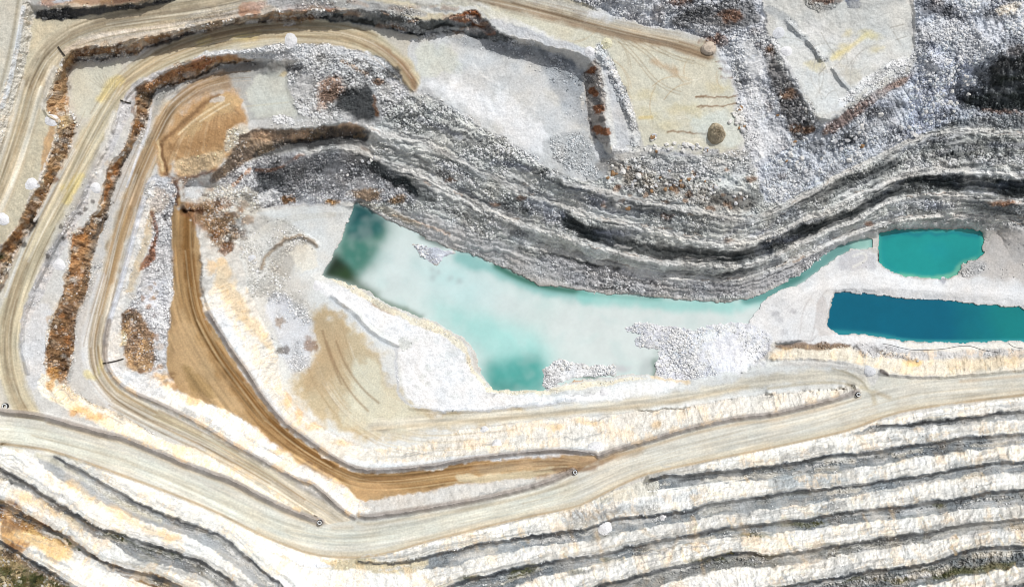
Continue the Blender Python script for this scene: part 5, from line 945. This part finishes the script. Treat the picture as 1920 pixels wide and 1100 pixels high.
one = [(1167,322,2.0,0,'large white boulder at the left end of the rubble slope above the gray wall'),(1196,330,2.0,0,'large pale boulder second from the left end of the rubble slope'),(1149,326,1.8,2,'orange brown boulder at the foot of the gray lobe'),
 (1591,300,1.9,0,'white boulder beside the ledge below the upper right rubble'),(1177,391,1.8,2,'lone round tan boulder on the smooth bluish ledge of the gray wall'),(1649,215,2.0,0,'white pointed boulder in the rubble below the upper right platform')]
for x, y, r, k_, lb in one: boulder(x, y, r, k_, lb, None)

# ------------------------------------------------------------------ white gravel heaps
M_heap = [simple('white_gravel', (228,228,230), var=.05, sc=3, bump=.5), simple('pale_gravel', (214,216,220), var=.08, sc=3, bump=.5), simple('brown_spoil', (168,156,134), var=.35, sc=.35, bump=.6), simple('tan_gravel', (216,212,186), var=.08, sc=3), simple('pinkish_spoil', (198,184,168), var=.2, sc=.5)]
def heap(x, y, r, h, k_, label, ax=1.0, name='gravel_heap', cat='gravel heap', rot=0, power=1.05):
    nr, na = 12, 40; R = r*S*.93; h = h*.42 if k_ in (0, 1) else h; a0, b0, c0 = gpt(x, y); VV = [(0, 0, h)]; sd = int(x*3+y)
    rr = random.Random(sd); ph = [rr.uniform(0, 6.28) for _ in range(4)]
    for i in range(1, nr+1):
        for j in range(na):
            t = 6.28318*j/na; q_ = i/nr; w_ = 1+.08*math.sin(2*t+ph[0])+.05*math.sin(3*t+ph[1])+.02*math.sin(7*t+ph[2])+.015*math.sin(11*t+ph[3])
            px, py = R*q_*w_*math.cos(t)*ax, R*q_*w_*math.sin(t); cr_, sr_ = math.cos(rot), math.sin(rot); px, py = px*cr_-py*sr_, px*sr_+py*cr_
            zt = h*(1-q_**power) if q_ < .999 else -.6
            gzv = gz(x+px/S, y-py/S)-c0 if i > nr-4 else 0
            gw = max(0, (q_-.66)/.34)
            VV.append((px, py, zt+gzv*gw+rr.uniform(-.09, .09)*h*(q_ < .95)))
    FF = [(0, 1+j, 1+(j+1) % na) for j in range(na)]
    for i in range(nr-1):
        for j in range(na):
            A_, B_ = 1+i*na+j, 1+i*na+(j+1) % na; FF.append((A_, A_+na, B_+na, B_))
    me = bpy.data.meshes.new(name); me.from_pydata(VV, [], FF); me.materials.append(M_heap[k_])
    o = bpy.data.objects.new(name, me); COL.objects.link(o); o.location = (a0, b0, c0); tag(o, label, cat); return o
for a in ((545,76,13.5,2.2,0,'round white gravel heap beside the upper brown track, left of the rubble fan'),
 (96,226,12,2.6,0,'white gravel heap at the top of the orange cliff on the left'),
 (59,345,12,2.6,0,'white gravel heap halfway along the orange cliff near the left edge'),
 (4,411,13,2.6,0,'white gravel heap cut off by the left edge of the photo'),
 (179,352,10,2.2,0,'small white gravel heap above the second brown cliff, beside the tan road'),
 (110,496,11.5,2.2,0,'white gravel heap on the pale strip left of the orange rock face',1.15),
 (1106,97,10,3.0,0,'small pointed white gravel heap at the top of the stone row'),
 (1135,990,13.5,3.2,0,'round white gravel heap on the gray bench among the lower terraces'),
 (1243,968,7,3.0,0,'small white gravel heap at the crest notch right of the large round heap'),
 (1133,738,11,1.8,0,'flat white gravel heap on the pond bank above the floor road'),
 (1632,696,12,1.6,1,'pale gray gravel heap at the hairpin bend of the road'),
 (1118,841,13,2.2,0,'white gravel heap in the fork where the brown track meets the haul road',1.2),
 (1460,62,11,1.6,1,'pale bluish gravel heap, upper of the two on the upper right platform edge'),
 (1475,96,10,1.6,0,'white gravel heap, lower of the two on the upper right platform edge'),
 (908,808,10,1.8,1,'bluish white gravel heap at the lower edge of the floor road'),
 (594,535,12,1.6,0,'oval white gravel heap left of the dark corner of the pond',.8),
 (1137,82,11,1.4,3,'yellowish gravel heap at the edge of the tan platform'),
 (932,834,9,1.0,0,'low white gravel heap on the bluish slope above the brown track',1.2),
 (472,484,8,1.4,1,'small pale gravel heap on the pit floor left of the brown ridge'),
 (1768,522,8,1.4,1,'gray gravel heap on the flat below the teal pond')): heap(*a)
heap(1343, 251, 18, 5.5, 2, 'brown domed spoil heap standing on the tan platform', 1.0, 'spoil_heap', 'spoil heap', 0, 2.2)
heap(1330, 90, 12, .8, 4, 'flattened brown spoil heap against the rubble at the end of the upper brown track', 1.2, 'spoil_heap', 'spoil heap', -.5, 1.6)

# ------------------------------------------------------------------ big tyres marking the ends of the spurs
M_tyre = simple('black_rubber', (40,42,46), .8, .2, 6); M_wpaint = simple('white_paint', (228,230,232), .6, .05, 6)
def ring(R0, prof, n=28):
    VV = []; k_ = len(prof)
    for i in range(n):
        t = 6.28318*i/n
        for r, z in prof: VV.append(((R0+r)*math.cos(t), (R0+r)*math.sin(t), z))
    FF = [(i*k_+j, ((i+1) % n)*k_+j, ((i+1) % n)*k_+(j+1) % k_, i*k_+(j+1) % k_) for i in range(n) for j in range(k_)]
    return VV, FF
def child(name, VV, FF, m, par, smooth=True):
    me = bpy.data.meshes.new(name); me.from_pydata(VV, [], FF); me.materials.append(m)
    for p_ in me.polygons: p_.use_smooth = smooth
    o = bpy.data.objects.new(name, me); COL.objects.link(o); o.parent = par; return o
def tyre(x, y, label, R=.95):
    e = bpy.data.objects.new('marker_tyre', None); COL.objects.link(e); e.location = gpt(x, y, -.05); tag(e, label, 'tyre')
    prof = [(.42, .1), (.46, .35), (.46, .75), (.42, 1.0), (.2, 1.12), (-.25, 1.08), (-.32, .9), (-.2, .55), (-.32, .2), (-.25, .02), (.2, 0)]
    VV, FF = ring(R, prof); child('tread', VV, FF, M_tyre, e)
    VV, FF = ring(R-.1, [(.28, 1.13), (.22, 1.2), (-.12, 1.2), (-.2, 1.1)]); child('painted_band', VV, FF, M_wpaint, e)
tyre(600, 978, 'white banded black tyre at the tip of the longest white spur, lower left')
tyre(1078, 884, 'white banded black tyre at the spur tip between brown track and haul road')
tyre(1608, 739, 'white banded black tyre at the tip of the spur by the hairpin on the right')
tyre(11, 761, 'dark tyre beside the road junction at the left edge', 1.2)

# ------------------------------------------------------------------ pipes along the blue pond and culvert slots
def tube(name, P, r, m, label, cat, dz=.1, par=None):
    cu = []; 
    Pn = []
    for i in range(len(P)-1):
        for t in np.linspace(0, 1, 8, endpoint=False): Pn.append((P[i][0]+(P[i+1][0]-P[i][0])*t, P[i][1]+(P[i+1][1]-P[i][1])*t))
    Pn.append(P[-1]); A_ = np.array(Pn)
    for _ in range(8): A_[1:-1] = (A_[:-2]+A_[2:]+2*A_[1:-1])/4
    W_ = np.array([gpt(x, y, dz) for x, y in A_]); T_ = np.gradient(W_, axis=0); T_ /= np.linalg.norm(T_, axis=1)[:, None]
    VV = []; n = 8
    for p, t in zip(W_, T_):
        s_ = np.cross(t, (0, 0, 1)); s_ /= np.linalg.norm(s_)+1e-9; u_ = np.cross(s_, t)
        for k_ in range(n): a = 6.28318*k_/n; VV.append(tuple(p+r*(math.cos(a)*s_+math.sin(a)*u_)))
    FF = [(i*n+j, i*n+(j+1) % n, (i+1)*n+(j+1) % n, (i+1)*n+j) for i in range(len(W_)-1) for j in range(n)]
    o = child(name, VV, FF, m, par); tag(o, label, cat); return o
M_pipe = simple('dark_hose', (84,84,84), .6, .1)
tube('water_hose', [(1655,645),(1665,645),(1690,652),(1710,656),(1740,656),(1770,654),(1800,648),(1820,648),(1845,657),(1870,660)], .14, M_pipe, 'long thin dark hose winding along the bank below the blue pond', 'hose')
tube('water_hose', [(1890,643),(1900,650),(1915,653),(1990,656)], .13, M_pipe, 'short dark hose end at the right edge below the blue pond', 'hose')
M_conc = simple('drain_stone', (84,78,70), .9, .2)
def drain(x0, y0, x1, y1, w_, label):
    n = 9; VV = []; 
    for i in range(n):
        t = i/(n-1); x = x0+(x1-x0)*t; y = y0+(y1-y0)*t+math.sin(t*3)*1.0; a, b_, c = gpt(x, y); d = np.array([x1-x0, -(y1-y0)]); d = d/np.linalg.norm(d); nn = np.array([-d[1], d[0]])
        for s_, dz in ((-1.0, .5), (-.55, .55), (-.5, .12), (.5, .12), (.55, .55), (1.0, .5), (1.0, -.5), (-1.0, -.5)): VV.append((a+nn[0]*w_*s_, b_+nn[1]*w_*s_, c+dz))
    FF = [(i*8+j, (i+1)*8+j, (i+1)*8+(j+1) % 8, i*8+(j+1) % 8) for i in range(n-1) for j in range(8)]
    o = child('drain_channel', VV, FF, M_conc, None, False); tag(o, label, 'drain')
drain(109, 88, 122, 105, .4, 'short dark drain cut through the road edge at the upper left bend')
drain(193, 681, 232, 672, .3, 'long thin dark drain crossing the white berm above the road bend at left')
drain(226, 188, 246, 194, .32, 'short dark drain in the berm above the yellowish road patch')

# ------------------------------------------------------------------ shrubs on the old ground at the lower left
M_leaf = [simple('shrub_leaves', c, .8, .35, 1.2) for c in ((92,94,56), (66,70,42), (124,112,74))]; M_stem = simple('shrub_stem', (80,66,50))
def shrub_proto(k_):
    e = bpy.data.objects.new('shrub', None); r = random.Random(k_+40); VV = []; FF = []
    for _ in range(150):
        t = r.uniform(0, 6.28); ph = math.acos(r.uniform(-.1, 1)); rr = r.uniform(.5, 1)**.5*(.8+.3*math.sin(3*t+k_)); c = np.array([rr*math.sin(ph)*math.cos(t), rr*math.sin(ph)*math.sin(t), .25+.8*rr*math.cos(ph)])
        u_ = np.array([r.gauss(0, 1) for _ in range(3)]); u_ /= np.linalg.norm(u_); v_ = np.cross(u_, [r.gauss(0, 1) for _ in range(3)]); v_ /= np.linalg.norm(v_); s_ = r.uniform(.1, .2); b0 = len(VV)
        for a, b_ in ((-1, 0), (0, -.6), (1, 0), (0, .6)): VV.append(tuple(c+u_*a*s_+v_*b_*s_))
        FF.append((b0, b0+1, b0+2, b0+3))
    fo = bpy.data.meshes.new('foliage'); fo.from_pydata(VV, [], FF); fo.materials.append(M_leaf[k_])
    V2 = [(.06*math.cos(a), .06*math.sin(a), z) for z in (-.2, .7) for a in np.linspace(0, 6.28, 6, endpoint=False)]; F2 = [(j, (j+1) % 6, 6+(j+1) % 6, 6+j) for j in range(6)]
    st_ = bpy.data.meshes.new('stem'); st_.from_pydata(V2, [], F2); st_.materials.append(M_stem); return fo, st_
SP = [shrub_proto(k_) for k_ in range(3)]
def shrub(x, y, r, k_, label, group):
    e = bpy.data.objects.new('shrub', None); COL.objects.link(e); e.location = gpt(x, y); e.scale = (r, r, r*.8); e.rotation_euler = (0, 0, random.uniform(0, 6)); tag(e, label, 'shrub', group)
    for nm, me in zip(('foliage', 'stem'), SP[k_]): o = bpy.data.objects.new(nm, me); COL.objects.link(o); o.parent = e
for _ in range(60):
    x = random.uniform(0, 130); y = random.uniform(1040+x*.48, 1104)
    shrub(x, y, random.uniform(.6, 1.5), random.choices((0, 1, 2), (3, 3, 4))[0], 'low dry green shrub on the uncut ground in the lower left corner', 'shrubs in the lower left corner')
for P, n, lb, g in (([(215,1002),(240,1012)], 10, 'dark green shrub on the gray terrace second up from the lower left corner', 'shrubs on the second terrace'), ([(120,1008),(150,1030)], 8, 'green shrub on the brown ledge nearest the lower left corner', 'shrubs on the brown ledge'), ([(1750,1080),(1900,1060)], 12, 'dark green shrub on the lowest right terrace', 'shrubs on the lowest right terrace'), ([(1580,1088),(1700,1085)], 10, 'olive shrub on the bottom terrace right of centre', 'shrubs on the bottom terrace'), ([(1340,1045),(1380,1036)], 6, 'olive shrub on the terrace below the round white heap, right side', 'shrubs on the middle terrace'), ([(1480,985),(1540,978)], 6, 'olive shrub on the gray terrace at lower right', 'shrubs on the gray terrace')):
    for _ in range(max(4, n//2)):
        t = random.random(); x = P[0][0]+(P[1][0]-P[0][0])*t+random.uniform(-4, 4); y = P[0][1]+(P[1][1]-P[0][1])*t+random.uniform(-3, 3); shrub(x, y, random.uniform(.6, 1.1), random.choice((0, 1, 2)), lb, g)
